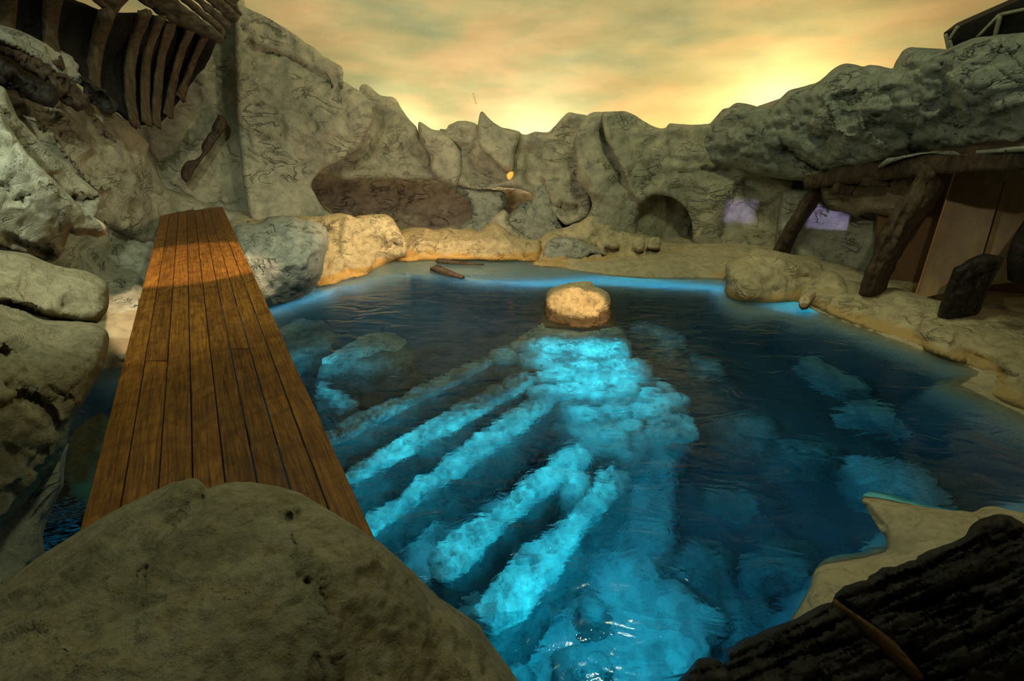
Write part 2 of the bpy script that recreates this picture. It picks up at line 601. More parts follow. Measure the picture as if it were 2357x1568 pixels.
    bp = nd(nt, 'ShaderNodeBump', Strength=bump, Distance=bdist)
    s3 = nd(nt, 'ShaderNodeMath', operation='MULTIPLY_ADD'); s3.inputs[1].default_value = -crease * 3
    nt.links.new(cr.outputs[0], s3.inputs[0]); nt.links.new(s2.outputs[0], s3.inputs[2])
    nt.links.new(s3.outputs[0], bp.inputs['Height'])
    nt.links.new(bp.outputs[0], b.inputs['Normal'])
    return m


def wood_mat(name, light, dark, axis=(14, 14, 1.2), bump=0.5, rough=0.75, rot=0.0, bdist=0.02, vary=False):
    m, nt, b, out = new_mat(name)
    tc = nt.nodes.new('ShaderNodeTexCoord')
    mp0 = nt.nodes.new('ShaderNodeMapping'); mp0.inputs['Rotation'].default_value = (0, 0, rot)
    mp = nt.nodes.new('ShaderNodeMapping'); mp.inputs['Scale'].default_value = axis
    nt.links.new(tc.outputs['Object'], mp0.inputs[0])
    src = mp0.outputs[0]
    if vary:
        oi = nt.nodes.new('ShaderNodeObjectInfo')
        va = nd(nt, 'ShaderNodeVectorMath', operation='ADD')
        sc = nd(nt, 'ShaderNodeVectorMath', operation='SCALE'); sc.inputs['Scale'].default_value = 37.0
        cb = nt.nodes.new('ShaderNodeCombineXYZ')
        for k in range(3): nt.links.new(oi.outputs['Random'], cb.inputs[k])
        nt.links.new(cb.outputs[0], sc.inputs[0])
        nt.links.new(src, va.inputs[0]); nt.links.new(sc.outputs[0], va.inputs[1])
        src = va.outputs[0]
    nt.links.new(src, mp.inputs[0])
    n1 = nd(nt, 'ShaderNodeTexNoise', Scale=1.0, Detail=8, Roughness=0.65, Distortion=1.4)
    n2 = nd(nt, 'ShaderNodeTexNoise', Scale=2.6, Detail=6, Roughness=0.6, Distortion=2.5)
    nt.links.new(mp.outputs[0], n1.inputs[0]); nt.links.new(src, n2.inputs[0])
    r1 = ramp(nt, n1.outputs[0], [(0.32, dark), (0.66, light)])
    r2 = ramp(nt, n2.outputs[0], [(0.30, (0.45, 0.38, 0.32)), (0.60, (1, 1, 1))])
    c = mixc(nt, 0.85, r1.outputs[0], r2.outputs[0], 'MULTIPLY')
    if vary:
        rv = ramp(nt, oi.outputs['Random'], [(0, (0.74, 0.70, 0.68)), (1, (1.15, 1.1, 1.05))])
        c = mixc(nt, 1.0, c, rv.outputs[0], 'MULTIPLY')
    nt.links.new(c, b.inputs['Base Color'])
    b.inputs['Roughness'].default_value = rough
    b.inputs['Specular IOR Level'].default_value = 0.3
    bp = nd(nt, 'ShaderNodeBump', Strength=bump, Distance=bdist)
    nt.links.new(n1.outputs[0], bp.inputs['Height']); nt.links.new(bp.outputs[0], b.inputs['Normal'])
    return m


def plain_mat(name, col, rough=0.7, metal=0.0, emit=None):
    m, nt, b, out = new_mat(name)
    b.inputs['Base Color'].default_value = (*col, 1)
    b.inputs['Roughness'].default_value = rough
    b.inputs['Metallic'].default_value = metal
    n = nd(nt, 'ShaderNodeTexNoise', Scale=8, Detail=5)
    r = ramp(nt, n.outputs[0], [(0.3, tuple(x * 0.7 for x in col)), (0.7, col)])
    nt.links.new(r.outputs[0], b.inputs['Base Color'])
    if emit:
        b.inputs['Emission Color'].default_value = (*emit[0], 1)
        b.inputs['Emission Strength'].default_value = emit[1]
    return m

# ------------------------------------------------------------------ materials in use
M = {}
M['wall'] = rock_mat('pale_rockwork', (0.50, 0.46, 0.32), (0.33, 0.32, 0.23), (0.17, 0.22, 0.19), sc=1.0, bump=0.8, pit=0.5, stain_amt=0.45, bdist=0.07)
M['wall_green'] = rock_mat('grey_green_rockwork', (0.44, 0.45, 0.35), (0.30, 0.32, 0.25), (0.13, 0.19, 0.19), sc=1.4, bump=1.0, pit=0.6, stain_amt=0.5, bdist=0.08)
M['cave'] = rock_mat('brown_cave_rock', (0.46, 0.38, 0.28), (0.30, 0.24, 0.17), (0.12, 0.10, 0.09), sc=1.1, bump=0.9, bdist=0.08)
M['sand'] = rock_mat('sandy_rock', (0.60, 0.50, 0.30), (0.44, 0.37, 0.22), (0.30, 0.28, 0.18), sc=1.3, bump=0.7, pit=0.35, bdist=0.05, tide=(0.19, (0.52, 0.36, 0.15)))
M['glow'] = rock_mat('ochre_sand_rock', (0.62, 0.50, 0.28), (0.50, 0.38, 0.20), (0.38, 0.30, 0.16), sc=1.5, bump=0.8, pit=0.4, bdist=0.05, tide=(0.20, (0.56, 0.33, 0.10)))
M['dry'] = rock_mat('dry_sand_rock', (0.56, 0.47, 0.30), (0.44, 0.37, 0.23), (0.34, 0.27, 0.15), sc=1.3, bump=0.5, pit=0.3, bdist=0.03)
M['grey'] = rock_mat('blue_grey_rock', (0.47, 0.46, 0.36), (0.30, 0.32, 0.26), (0.40, 0.27, 0.13), sc=1.4, bump=1.0, pit=0.5, stain_amt=0.15, bdist=0.05)
M['white'] = rock_mat('chalky_rock', (0.66, 0.65, 0.50), (0.45, 0.46, 0.36), (0.32, 0.42, 0.38), sc=1.5, bump=1.0, bdist=0.05, pit=0.7, stain_amt=0.35)
M['near'] = rock_mat('coarse_near_rock', (0.54, 0.48, 0.31), (0.34, 0.30, 0.18), (0.30, 0.19, 0.06), sc=3.4, bump=1.0, pit=0.8, stain_amt=0.6, bdist=0.02, crease=0.12, grain=0.9)
M['island'] = rock_mat('island_rock', (0.74, 0.58, 0.36), (0.58, 0.44, 0.26), (0.40, 0.27, 0.14), sc=2.6, bump=0.7, tide=(0.17, (0.13, 0.09, 0.05)))
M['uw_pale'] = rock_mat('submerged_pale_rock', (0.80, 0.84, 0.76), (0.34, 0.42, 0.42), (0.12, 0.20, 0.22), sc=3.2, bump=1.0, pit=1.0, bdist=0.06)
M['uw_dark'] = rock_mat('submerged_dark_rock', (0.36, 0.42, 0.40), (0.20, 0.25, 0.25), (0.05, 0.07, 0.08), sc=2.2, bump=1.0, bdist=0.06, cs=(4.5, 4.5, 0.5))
M['uw_floor'] = rock_mat('pool_floor_paint', (0.24, 0.30, 0.31), (0.11, 0.14, 0.16), (0.04, 0.06, 0.07), sc=0.9, bump=0.5)
M['ground'] = rock_mat('shore_ground', (0.56, 0.47, 0.29), (0.42, 0.36, 0.22), (0.30, 0.30, 0.20), sc=1.0, bump=0.5)
M['plank'] = wood_mat('walkway_wood', (0.35, 0.155, 0.022), (0.085, 0.031, 0.004), axis=(42, 1.8, 42), bump=0.5, rough=0.5, rot=0.0, bdist=0.006, vary=True)
M['char'] = wood_mat('charred_wood', (0.035, 0.028, 0.022), (0.006, 0.005, 0.004), axis=(6, 6, 6), bump=1.0, rough=0.55)
M['oldwood'] = wood_mat('weathered_wood', (0.11, 0.078, 0.048), (0.035, 0.022, 0.013), axis=(7, 7, 2), bump=0.9, rough=0.8)
M['hull'] = wood_mat('hull_wood', (0.009, 0.006, 0.004), (0.003, 0.002, 0.001), axis=(9, 9, 1.5), bump=0.6, rough=0.9)
M['rib'] = wood_mat('hull_rib_wood', (0.11, 0.08, 0.042), (0.035, 0.024, 0.013), axis=(9, 9, 2), bump=0.8, rough=0.85)
M['deck'] = wood_mat('hull_deck_wood', (0.15, 0.11, 0.065), (0.035, 0.024, 0.014), axis=(3, 9, 9), bump=0.9, rough=0.8)
M['tan'] = plain_mat('reflected_panel', (0.30, 0.19, 0.075), 0.5)
M['brown'] = plain_mat('brown_wall', (0.16, 0.075, 0.022), 0.6)
M['copper'] = plain_mat('reflected_edge', (0.75, 0.38, 0.14), 0.4)
M['black'] = plain_mat('black_metal', (0.008, 0.008, 0.007), 0.6)
M['bar'] = plain_mat('grey_bar', (0.30, 0.28, 0.20), 0.5)
M['slat'] = plain_mat('grille_slat', (0.35, 0.50, 0.55), 0.4)
M['amber'] = plain_mat('amber_shard', (0.8, 0.3, 0.05), 0.4, emit=((1.0, 0.30, 0.05), 1.3))
M['vault'] = plain_mat('dim_ceiling_paint', (0.15, 0.12, 0.09), 0.95)
M['streak'] = plain_mat('mural_streak', (0.95, 0.80, 0.55), 0.8)

def ground_mat():
    m = rock_mat('shore_and_basin', (0.56, 0.47, 0.29), (0.42, 0.36, 0.22), (0.30, 0.30, 0.20), sc=1.0, bump=0.5)
    nt = m.node_tree; b = [n for n in nt.nodes if n.type == 'BSDF_PRINCIPLED'][0]
    src = b.inputs['Base Color'].links[0].from_socket
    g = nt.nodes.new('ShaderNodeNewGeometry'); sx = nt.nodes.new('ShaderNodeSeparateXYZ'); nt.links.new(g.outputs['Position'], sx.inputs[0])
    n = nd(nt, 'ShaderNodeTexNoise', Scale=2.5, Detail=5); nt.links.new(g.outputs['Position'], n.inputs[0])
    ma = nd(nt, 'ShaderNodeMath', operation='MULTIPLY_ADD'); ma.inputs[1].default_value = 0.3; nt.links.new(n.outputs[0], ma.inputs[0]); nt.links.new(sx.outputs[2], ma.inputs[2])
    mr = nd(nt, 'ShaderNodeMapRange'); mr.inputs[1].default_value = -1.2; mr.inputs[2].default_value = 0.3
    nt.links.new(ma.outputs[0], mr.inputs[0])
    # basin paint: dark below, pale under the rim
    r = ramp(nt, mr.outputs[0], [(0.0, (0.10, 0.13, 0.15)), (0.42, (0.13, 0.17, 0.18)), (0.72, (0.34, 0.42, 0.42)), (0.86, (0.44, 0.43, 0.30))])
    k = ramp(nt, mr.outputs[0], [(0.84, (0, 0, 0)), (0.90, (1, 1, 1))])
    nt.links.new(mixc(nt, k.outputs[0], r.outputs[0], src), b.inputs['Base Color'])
    return m
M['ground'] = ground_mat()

# painted sky
def mural_mat():
    m, nt, b, out = new_mat('painted_sky')
    pos = geo_pos(nt, (0.22, 0.22, 0.75))
    n1 = nd(nt, 'ShaderNodeTexNoise', Scale=1.1, Detail=4, Roughness=0.5, Distortion=0.3)
    n2 = nd(nt, 'ShaderNodeTexNoise', Scale=2.6, Detail=4, Roughness=0.5)
    nt.links.new(pos, n1.inputs[0]); nt.links.new(pos, n2.inputs[0])
    r1 = ramp(nt, n1.outputs[0], [(0.34, (0.45, 0.50, 0.40)), (0.50, (0.62, 0.58, 0.40)), (0.66, (0.80, 0.60, 0.42))])
    r2 = ramp(nt, n2.outputs[0], [(0.35, (0.80, 0.82, 0.80)), (0.65, (1, 1, 1))])
    c = mixc(nt, 1.0, r1.outputs[0], r2.outputs[0], 'MULTIPLY')
    nt.links.new(c, b.inputs['Base Color'])
    b.inputs['Roughness'].default_value = 0.95
    b.inputs['Specular IOR Level'].default_value = 0.1
    return m
M['mural'] = mural_mat()

def water_mat():
    m = bpy.data.materials.new('pool_water'); m.use_nodes = True
    nt = m.node_tree; nt.nodes.clear()
    out = nt.nodes.new('ShaderNodeOutputMaterial')
    g = nd(nt, 'ShaderNodeBsdfGlass', IOR=1.33, Roughness=0.0)
    g.inputs['Color'].default_value = (0.93, 0.98, 1.0, 1)
    nt.links.new(g.outputs[0], out.inputs[0])
    ab = nt.nodes.new('ShaderNodeVolumeAbsorption')
    ab.inputs['Color'].default_value = (0.04, 0.70, 0.86, 1)
    ab.inputs['Density'].default_value = 0.45
    nt.links.new(ab.outputs[0], out.inputs['Volume'])
    pos = geo_pos(nt, (1.0, 2.2, 1))
    a = nd(nt, 'ShaderNodeTexNoise', Scale=1.6, Detail=3, Roughness=0.5, Distortion=0.8)
    nt.links.new(pos, a.inputs[0])
    pos2 = geo_pos(nt, (1, 1, 1))
    # small choppy ripples where the inflow stirs the surface
    c = nd(nt, 'ShaderNodeTexNoise', Scale=9.0, Detail=4, Roughness=0.6, Distortion=1.5)
    nt.links.new(pos2, c.inputs[0])
    dd = nd(nt, 'ShaderNodeVectorMath', operation='DISTANCE'); dd.inputs[1].default_value = (0.15, 3.9, 0)
    nt.links.new(pos2, dd.inputs[0])
    rr = ramp(nt, dd.outputs['Value'], [(0.0, (1, 1, 1)), (1.0, (0.12, 0.12, 0.12))])
    dv = nd(nt, 'ShaderNodeMath', operation='DIVIDE'); dv.inputs[1].default_value = 2.6
    nt.links.new(dd.outputs['Value'], dv.inputs[0]); nt.links.new(dv.outputs[0], rr.inputs[0])
    mu = nd(nt, 'ShaderNodeMath', operation='MULTIPLY')
    nt.links.new(c.outputs[0], mu.inputs[0]); nt.links.new(rr.outputs[0], mu.inputs[1])
    sm = nd(nt, 'ShaderNodeMath', operation='MULTIPLY_ADD'); sm.inputs[1].default_value = 0.40
    nt.links.new(mu.outputs[0], sm.inputs[0]); nt.links.new(a.outputs[0], sm.inputs[2])
    bp = nd(nt, 'ShaderNodeBump', Strength=0.6, Distance=0.05)
    nt.links.new(sm.outputs[0], bp.inputs['Height'])
    nt.links.new(bp.outputs[0], g.inputs['Normal'])
    return m
M['water'] = water_mat()

# ------------------------------------------------------------------ painted sky wall (the backdrop)
def mural():
    V = []; Fc = []
    n, k = 72, 10
    for i in range(n + 1):
        a = math.radians(-100 + 200 * i / n)
        for j in range(k + 1):
            V.append((15.5 * math.sin(a), 3.0 + 15.5 * math.cos(a), 0.0 + 10.5 * j / k))
    for i in range(n):
        for j in range(k):
            a = i * (k + 1) + j
            Fc.append((a, a + k + 1, a + k + 2, a + 1))
    o = link_mesh('wall_back', V, Fc, M['mural'], None, recenter=False)
    tag(o, 'curved back wall painted as a hazy golden sunset sky above the rockwork', kind='structure')
    # joints between the printed lengths
    for px in (1225, 1335, 1100, 985, 1620, 1950):
        p = at_y(px, 100, 10); a = math.atan2(p[0], p[1] - 0)
        # hit of the ray with the wall
        r = rays(px, 120); t = 0
        A = r[0] ** 2 + r[1] ** 2; Bq = -2 * 3.0 * r[1]; Cq = 9 - 15.5 ** 2
        t = (-Bq + math.sqrt(Bq * Bq - 4 * A * Cq)) / (2 * A)
        x, y = r[0] * t, r[1] * t
        nx, ny = -x / 15.5, -(y - 3) / 15.5
        tx, ty = -ny, nx
        wv = 0.003
        v8 = []
        for z in (1.0, 10.4):
            for s, q in ((-1, 0.0), (1, 0.0), (1, 0.004), (-1, 0.004)):
                v8.append((x + tx * wv * s + nx * q, y + ty * wv * s + ny * q, z))
        box_mesh('joint_strip', v8, M['mural'], o)
    # short pale streak
    return o
MUR = mural()
def vault():
    V = []; Fc = []
    n, k = 72, 8
    for i in range(n + 1):
        a = math.radians(-100 + 200 * i / n)
        for j in range(k + 1):
            b = math.pi / 2 * j / k
            r = 15.5 - 9.0 * (1 - math.cos(b))
            V.append((r * math.sin(a), 3.0 + r * math.cos(a), 10.5 + 3.5 * math.sin(b)))
    for i in range(n):
        for j in range(k):
            a = i * (k + 1) + j
            Fc.append((a, a + k + 1, a + k + 2, a + 1))
    o = link_mesh('ceiling', V, Fc, M['vault'], None, recenter=False)
    tag(o, 'curved ceiling cove continuing the painted sky', kind='structure')
vault()
def mural_pt(px, py, off=0.02):
    r = rays(px, py)
    A = r[0] ** 2 + r[1] ** 2; Bq = -6.0 * r[1]; Cq = 9 - (15.5 - off) ** 2
    t = (-Bq + math.sqrt(Bq * Bq - 4 * A * Cq)) / (2 * A)
    return np.array([0, 0, CAM_H]) + r * t
cst = [mural_pt(x, y) for x, y in ((1089, 214), (1094, 226), (1097, 240))]
timber('pale_streak', cst, [0.01, 0.05, 0.07], [0.01, 0.01, 0.01], M['streak'], MUR, amp=0.0, rag=0)  # thin pale streak laid on the sky wall

# ------------------------------------------------------------------ pool floor, basin sides and shore: one ground
shore_px = [(520, 705), (600, 690), (690, 668), (735, 640), (785, 636), (850, 616), (905, 602), (940, 600), (1010, 599), (1120, 598), (1200, 599), (1240, 605),
            (1320, 622), (1400, 632), (1500, 640), (1600, 640), (1668, 640), (1700, 660), (1730, 690), (1840, 694), (1890, 722), (2000, 762),
            (2120, 806), (2200, 835), (2252, 856), (2210, 888), (2290, 925), (2380, 965)]
shore = [tuple(at_z(x, y)[:2]) for x, y in shore_px]
shore += [(6.3, 3.6), (4.6, 2.9), (3.3, 2.65), (2.7, 2.3), (2.2, 1.9), (1.6, 1.3), (0.8, 0.75), (-0.4, 0.8), (-1.0, 0.9), (-3.0, 0.8), (-5.2, 1.3), (-6.3, 2.6), (-6.5, 4.6),
          (-5.9, 5.4), tuple(at_z(280, 845)[:2]), tuple(at_z(420, 790)[:2])]
SH = np.array(shore)
hct = [(-6.7, 12.3, 1.0), (-8.5, 11.5, 1.0), (-5.5, 9.5, 0.3), (-4.0, 11.5, 0.15), (-3.2, 10.5, 0.05), (-1.5, 12.5, 0.06), (0.5, 12.0, 0.06), (1.5, 12.4, 0.1), (-3.5, 12.6, 0.12), (-2, 11.5, 0.04),
       (3.5, 12.0, 0.12), (5.5, 11.5, 0.2), (6.5, 10.0, 0.25), (7.0, 8.0, 0.12), (6.9, 6.6, 0.10), (7.2, 5.2, 0.10), (6.5, 4.3, 0.05), (8.5, 4.0, 0.3),
       (0, 14.5, 0.1), (-4, 14.5, 0.15), (4, 3, 0.3), (4, 1.5, 0.3), (-7.5, 2, 0.3), (-7.5, 4, 0.6), (0, 0.3, 0.2), (9, 12, 0.5)]
HC = np.array(hct)
def ground():
    st = 0.085
    xs = np.arange(-10, 10.01, st); ys = np.arange(0.2, 15.6, st)
    X, Y = np.meshgrid(xs, ys)
    P = np.stack([X.ravel(), Y.ravel()], -1)
    d, _, _ = seg_dist(P, SH, True)
    ins = inside(P, SH)
    wgt = 1 / (((P[:, None] - HC[None, :, :2]) ** 2).sum(-1) + 0.2) ** 1.5
    H = (wgt * HC[None, :, 2]).sum(1) / wgt.sum(1)
    z = np.empty(len(P))
    for i, p in enumerate(P):
        q = Vector((p[0], p[1], 0))
        nz = noise.fractal(q * 1.1, 1, 2, 4); n2 = noise.ridged_multi_fractal(q * 1.7, 1, 2, 3, 1, 2) - 0.9
        dd = d[i] + nz * 0.10
        if not ins[i]:
            k = min(1, max(0, dd) / 0.45); k = k * k * (3 - 2 * k)
            z[i] = H[i] * k + nz * 0.04 * k - n2 * 0.015 * k + 0.012
        else:
            far = 0.08 if (p[0] > 4.5 and p[1] < 7.2) or (p[1] < 3.5) else 0.9 if p[1] > 6.5 else 0.3 + 0.6 * max(0.0, (p[1] - 5.0) / 1.5)
            sw = 0.10 + far * (0.42 + 0.25 * nz) + 1.0 * math.exp(-((p[0] + 0.4) / 1.7) ** 2) * (1 if p[1] > 8.5 else 0)
            dep = 1.75 + 0.18 * nz - 0.1 * n2
            k = min(1, max(0, (dd - sw)) / 0.55); k = k * k * (3 - 2 * k)
            s = min(1, max(0, dd) / 0.15)
            z[i] = -(0.20 * s + 0.03 * min(dd, sw)) * (1 - k) - dep * k + 0.02 * nz
    V = np.concatenate([P, z[:, None]], 1)
    nx = len(xs); Fc = []
    for j in range(len(ys) - 1):
        for i in range(nx - 1):
            a = j * nx + i
            Fc.append((a, a + 1, a + nx + 1, a + nx))
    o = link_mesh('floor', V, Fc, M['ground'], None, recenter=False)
    tag(o, 'sandy sculpted ground running down into the painted pool basin', kind='structure')
    return o
ground()

# water body
def water():
    xs = np.linspace(-8.2, 9.2, 2); ys = np.linspace(0.25, 13.2, 2)
    V = [(x, y, z) for z in (-2.4, 0.0) for y in ys for x in xs]
    Fc = [(0, 2, 3, 1), (4, 5, 7, 6), (0, 1, 5, 4), (1, 3, 7, 5), (3, 2, 6, 7), (2, 0, 4, 6)]
    o = link_mesh('pool_water', V, Fc, M['water'], None, smooth=False, recenter=False)
    tag(o, 'clear rippling blue pool water filling the rock basin', 'water', kind='stuff')
    return o
water()

# ------------------------------------------------------------------ rock wall round the pool
WALL = tag(empty('wall_rockwork', (0, 12.5, 0)), 'sculpted pale rockwork wall round the pool', kind='structure')
def W(name, *a, **k):
    k.setdefault('mat', M['wall'])
    mat = k.pop('mat')
    return blob(name, a[0], a[1], mat, parent=WALL, **k)

# cave recess at the back left, dark brown
W('cave_back', [(690, 380), (760, 360), (900, 370), (1060, 400), (1130, 430), (1200, 430), (1260, 440), (1260, 570), (1100, 560), (900, 560), (700, 545)],
  [(690, 400, 15.2), (1100, 420, 15.2), (1250, 500, 14.3), (900, 560, 13.8), (900, 470, 14.6), (700, 540, 13.8)], mat=M['cave'], R=30, T=0.2, thick=0.3, amp=0.10, strat=2.4, seed=3, folds=14, fang=(-0.1, 0.3), fdep=(0.05, 0.14), fln=(50, 160),
  strokes=[('fold', [(718, 425), (760, 440), (790, 455), (850, 468), (945, 470)], 16, 0.22), ('fold', [(800, 430), (900, 450), (1000, 462), (1075, 470)], 14, 0.12),
           ('fold', [(880, 480), (910, 500), (940, 520)], 12, 0.12), ('fold', [(1010, 500), (1040, 510), (1060, 505)], 10, 0.10),
           ('fold', [(790, 458), (800, 480), (812, 500)], 12, -0.14)])
W('rock_backing', [(600, 80), (740, 200), (850, 260), (930, 290), (960, 330), (1030, 315), (1100, 320), (1210, 330), (1300, 290), (1400, 275), (1480, 300), (1620, 310), (1700, 260), (1900, 190), (2000, 180), (2100, 150), (2400, 120), (2400, 420), (1850, 560), (1500, 600), (1260, 600), (1240, 440), (1060, 420), (700, 390), (620, 380)],
  [(600, 60, 13.6), (1000, 320, 14.6), (1500, 300, 14.0), (2000, 200, 10.6), (2400, 200, 8.0), (2400, 400, 8.2), (1500, 430, 13.8), (1300, 590, 13.4), (800, 390, 14.6)], R=20, T=0.2, thick=0.3, amp=0.05, seed=2, step=14)
# peak and brow over the cave
W('rock_brow', [(790, 200), (812, 205), (829, 211), (826, 199), (835, 191), (846, 195), (876, 221), (905, 222), (914, 232), (935, 268), (961, 294), (966, 320),
                (988, 350), (1000, 400), (1010, 412), (985, 415), (925, 413), (870, 411), (815, 414), (795, 417), (760, 404), (730, 402), (700, 400), (690, 330), (760, 250)],
  [(800, 220, 13.6), (950, 300, 13.9), (1000, 405, 13.4), (720, 400, 13.2), (860, 400, 13.25), (860, 320, 13.6)], R=14, T=0.15, thick=0.9, amp=0.09, seed=4, folds=8, fdep=(0.02, 0.06),
  strokes=[('groove', [(868, 260), (862, 310), (840, 350), (790, 380)], 18, 0.35), ('groove', [(950, 320), (965, 360), (975, 405)], 18, 0.22), ('fold', [(845, 250), (880, 262), (925, 258)], 20, 0.12), ('fold', [(862, 290), (900, 292), (940, 300)], 14, 0.08), ('fold', [(820, 365), (850, 345), (930, 345), (985, 352)], 25, 0.16),
           ('groove', [(925, 350), (932, 380), (935, 410)], 6, 0.12), ('fold', [(815, 400), (800, 370), (790, 350)], 16, 0.12), ('fold', [(863, 366), (885, 372), (915, 380)], 12, 0.07)])
# tall slab on the left
W('rock_slab', [(540, -30), (553, 10), (607, 36), (664, 68), (700, 95), (737, 119), (741, 131), (750, 132), (789, 154), (791, 170), (787, 186), (800, 192), (829, 211),
                (850, 230), (858, 254), (862, 272), (848, 300), (832, 322), (821, 342), (800, 361), (775, 375), (754, 383), (735, 396), (720, 415), (716, 430), (729, 457), (741, 475), (756, 489),
                (772, 500), (740, 520), (600, 525), (575, 505), (560, 420), (548, 300), (541, 150)],
  [(550, 20, 11.7), (790, 170, 12.6), (860, 270, 12.6), (770, 490, 12.2), (600, 500, 11.6), (560, 300, 11.9), (700, 300, 12.1), (720, 420, 12.4)], R=12, T=0.10, thick=1.4, amp=0.09, seed=5,
  folds=14, fang=(-0.2, 0.6), fdep=(0.02, 0.06),
  strokes=[('fold', [(572, 105), (600, 112), (625, 118), (660, 125), (690, 140), (720, 160), (745, 175), (757, 195), (758, 215)], 26, 0.30),
           ('fold', [(575, 90), (577, 108)], 10, 0.2), ('groove', [(665, 70), (672, 90), (680, 118)], 3, 0.10), ('groove', [(555, 55), (560, 70)], 4, 0.12),
           ('fold', [(565, 236), (600, 245), (640, 255), (700, 262), (740, 250)], 30, 0.12), ('fold', [(665, 260), (672, 290), (660, 325)], 22, -0.10),
           ('fold', [(590, 312), (620, 318), (650, 340)], 16, 0.10), ('groove', [(638, 230), (640, 250)], 4, 0.10), ('fold', [(758, 215), (770, 250), (780, 300)], 25, -0.10),
           ('groove', [(770, 160), (775, 200), (772, 240)], 8, 0.10), ('groove', [(625, 375), (620, 390)], 4, 0.06)])
# recessed face between the wreck and the slab
W('rock_face', [(300, 200), (360, 150), (440, 60), (500, 20), (560, -20), (575, 100), (585, 300), (600, 420), (620, 525), (380, 530), (330, 480), (260, 380)],
  [(330, 300, 11.4), (540, 50, 12.6), (545, 300, 12.7), (600, 500, 12.1), (400, 500, 11.2), (470, 300, 12.2), (450, 450, 11.9)], R=20, T=0.2, thick=0.6, amp=0.09, seed=6, folds=16, fang=(0.5, 1.4), fdep=(0.03, 0.09),
  strokes=[('fold', [(462, 165), (452, 210), (470, 245), (490, 262)], 30, 0.16), ('fold', [(335, 290), (345, 350), (370, 400), (420, 440), (500, 480)], 25, 0.14), ('fold', [(500, 465), (540, 470), (585, 500)], 18, 0.10)])
# back wall panels between the slab and the big pillar
W('rock_fin', [(964, 278), (975, 284), (993, 298), (1010, 300), (1022, 303), (1040, 320), (1060, 350), (1062, 400), (1050, 432), (1030, 424), (1012, 418), (1000, 410), (988, 391), (990, 372),
               (985, 350), (968, 330), (961, 305)],
  [(965, 280, 13.2), (1020, 310, 13.1), (1040, 430, 12.8), (990, 380, 13.0)], R=14, T=0.25, thick=0.9, amp=0.05, seed=7, folds=4)
W('rock_block', [(1010, 296), (1030, 299), (1028, 291), (1034, 285), (1044, 284), (1054, 277), (1075, 279), (1096, 283), (1110, 300), (1150, 320), (1195, 310), (1200, 304), (1204, 311), (1215, 310), (1229, 303), (1264, 305),
                 (1286, 279), (1307, 257), (1329, 262), (1354, 265), (1360, 300), (1350, 420), (1362, 470), (1360, 500), (1300, 520), (1255, 470), (1222, 445), (1200, 436), (1160, 428), (1120, 436),
                 (1090, 436), (1050, 425), (1035, 390), (1044, 360), (1030, 330)],
  [(1030, 300, 13.3), (1200, 310, 13.5), (1340, 270, 13.1), (1355, 480, 12.7), (1100, 430, 13.0), (1200, 435, 12.95), (1250, 380, 13.4)], R=14, T=0.18, thick=0.8, amp=0.09, seed=8, folds=12, fdep=(0.02, 0.06),
  strokes=[('groove', [(1040, 330), (1060, 370), (1090, 400), (1150, 425)], 26, 0.40), ('groove', [(1215, 330), (1225, 380), (1215, 425)], 22, 0.35), ('groove', [(1130, 320), (1150, 350), (1165, 390)], 16, 0.22), ('groove', [(1300, 350), (1330, 400), (1345, 450)], 20, 0.30), ('groove', [(1245, 440), (1250, 470), (1262, 500)], 18, 0.45), ('fold', [(1045, 300), (1075, 310), (1100, 318)], 14, 0.12), ('fold', [(1030, 300), (1042, 340), (1055, 370), (1063, 400), (1085, 425)], 24, -0.22),
           ('groove', [(1006, 303), (1007, 325)], 4, 0.1), ('fold', [(1050, 345), (1090, 335), (1110, 345)], 18, 0.12),
           ('fold', [(1050, 395), (1090, 405), (1150, 402)], 10, 0.08), ('fold', [(1195, 395), (1220, 392), (1245, 395), (1290, 400)], 18, 0.12),
           ('fold', [(1210, 420), (1225, 412), (1250, 418), (1262, 450), (1275, 475)], 30, 0.28), ('fold', [(1280, 474), (1310, 476), (1335, 474)], 20, 0.55),
           ('fold', [(1240, 340), (1290, 335), (1330, 345)], 16, 0.06)])
W('rock_spike', [(1104, 261), (1109, 253), (1120, 266), (1136, 282), (1157, 295), (1180, 298), (1201, 304), (1194, 330), (1186, 345), (1185, 370), (1181, 400), (1168, 396), (1145, 380), (1125, 357), (1105, 340),
                 (1097, 318), (1100, 290)],
  [(1108, 260, 12.7), (1200, 306, 13.0), (1175, 398, 12.7), (1100, 320, 12.7)], R=12, T=0.2, thick=0.7, amp=0.04, seed=9, folds=3)
# low piers and hollows beneath the lip
W('rock_pier', [(1040, 430), (1065, 425), (1110, 435), (1160, 440), (1170, 465), (1150, 490), (1165, 500), (1200, 470), (1215, 460), (1245, 470), (1290, 480), (1290, 540), (1235, 560), (1190, 555),
                (1060, 540), (1060, 520), (1080, 505), (1086, 480), (1080, 465)],
  [(1060, 440, 13.2), (1280, 500, 12.9), (1080, 530, 12.9), (1200, 550, 12.7)], R=16, T=0.35, thick=0.5, amp=0.06, seed=10, mat=M['wall_green'], strokes=[('groove', [(1200, 480), (1216, 476)], 7, 0.3), ('groove', [(1120, 500), (1135, 505)], 6, 0.15), ('fold', [(1190, 535), (1215, 545), (1235, 555)], 12, 0.15)])
W('rock_arch', [(1222, 470), (1230, 440), (1245, 425), (1262, 430), (1275, 460), (1280, 500), (1300, 530), (1345, 500), (1360, 480), (1370, 560), (1240, 570), (1200, 545), (1215, 500)],
  [(1230, 440, 13.05), (1360, 490, 13.0), (1240, 560, 12.6), (1350, 550, 12.6)], R=16, T=0.2, thick=0.5, amp=0.05, seed=11, mat=M['wall_green'])
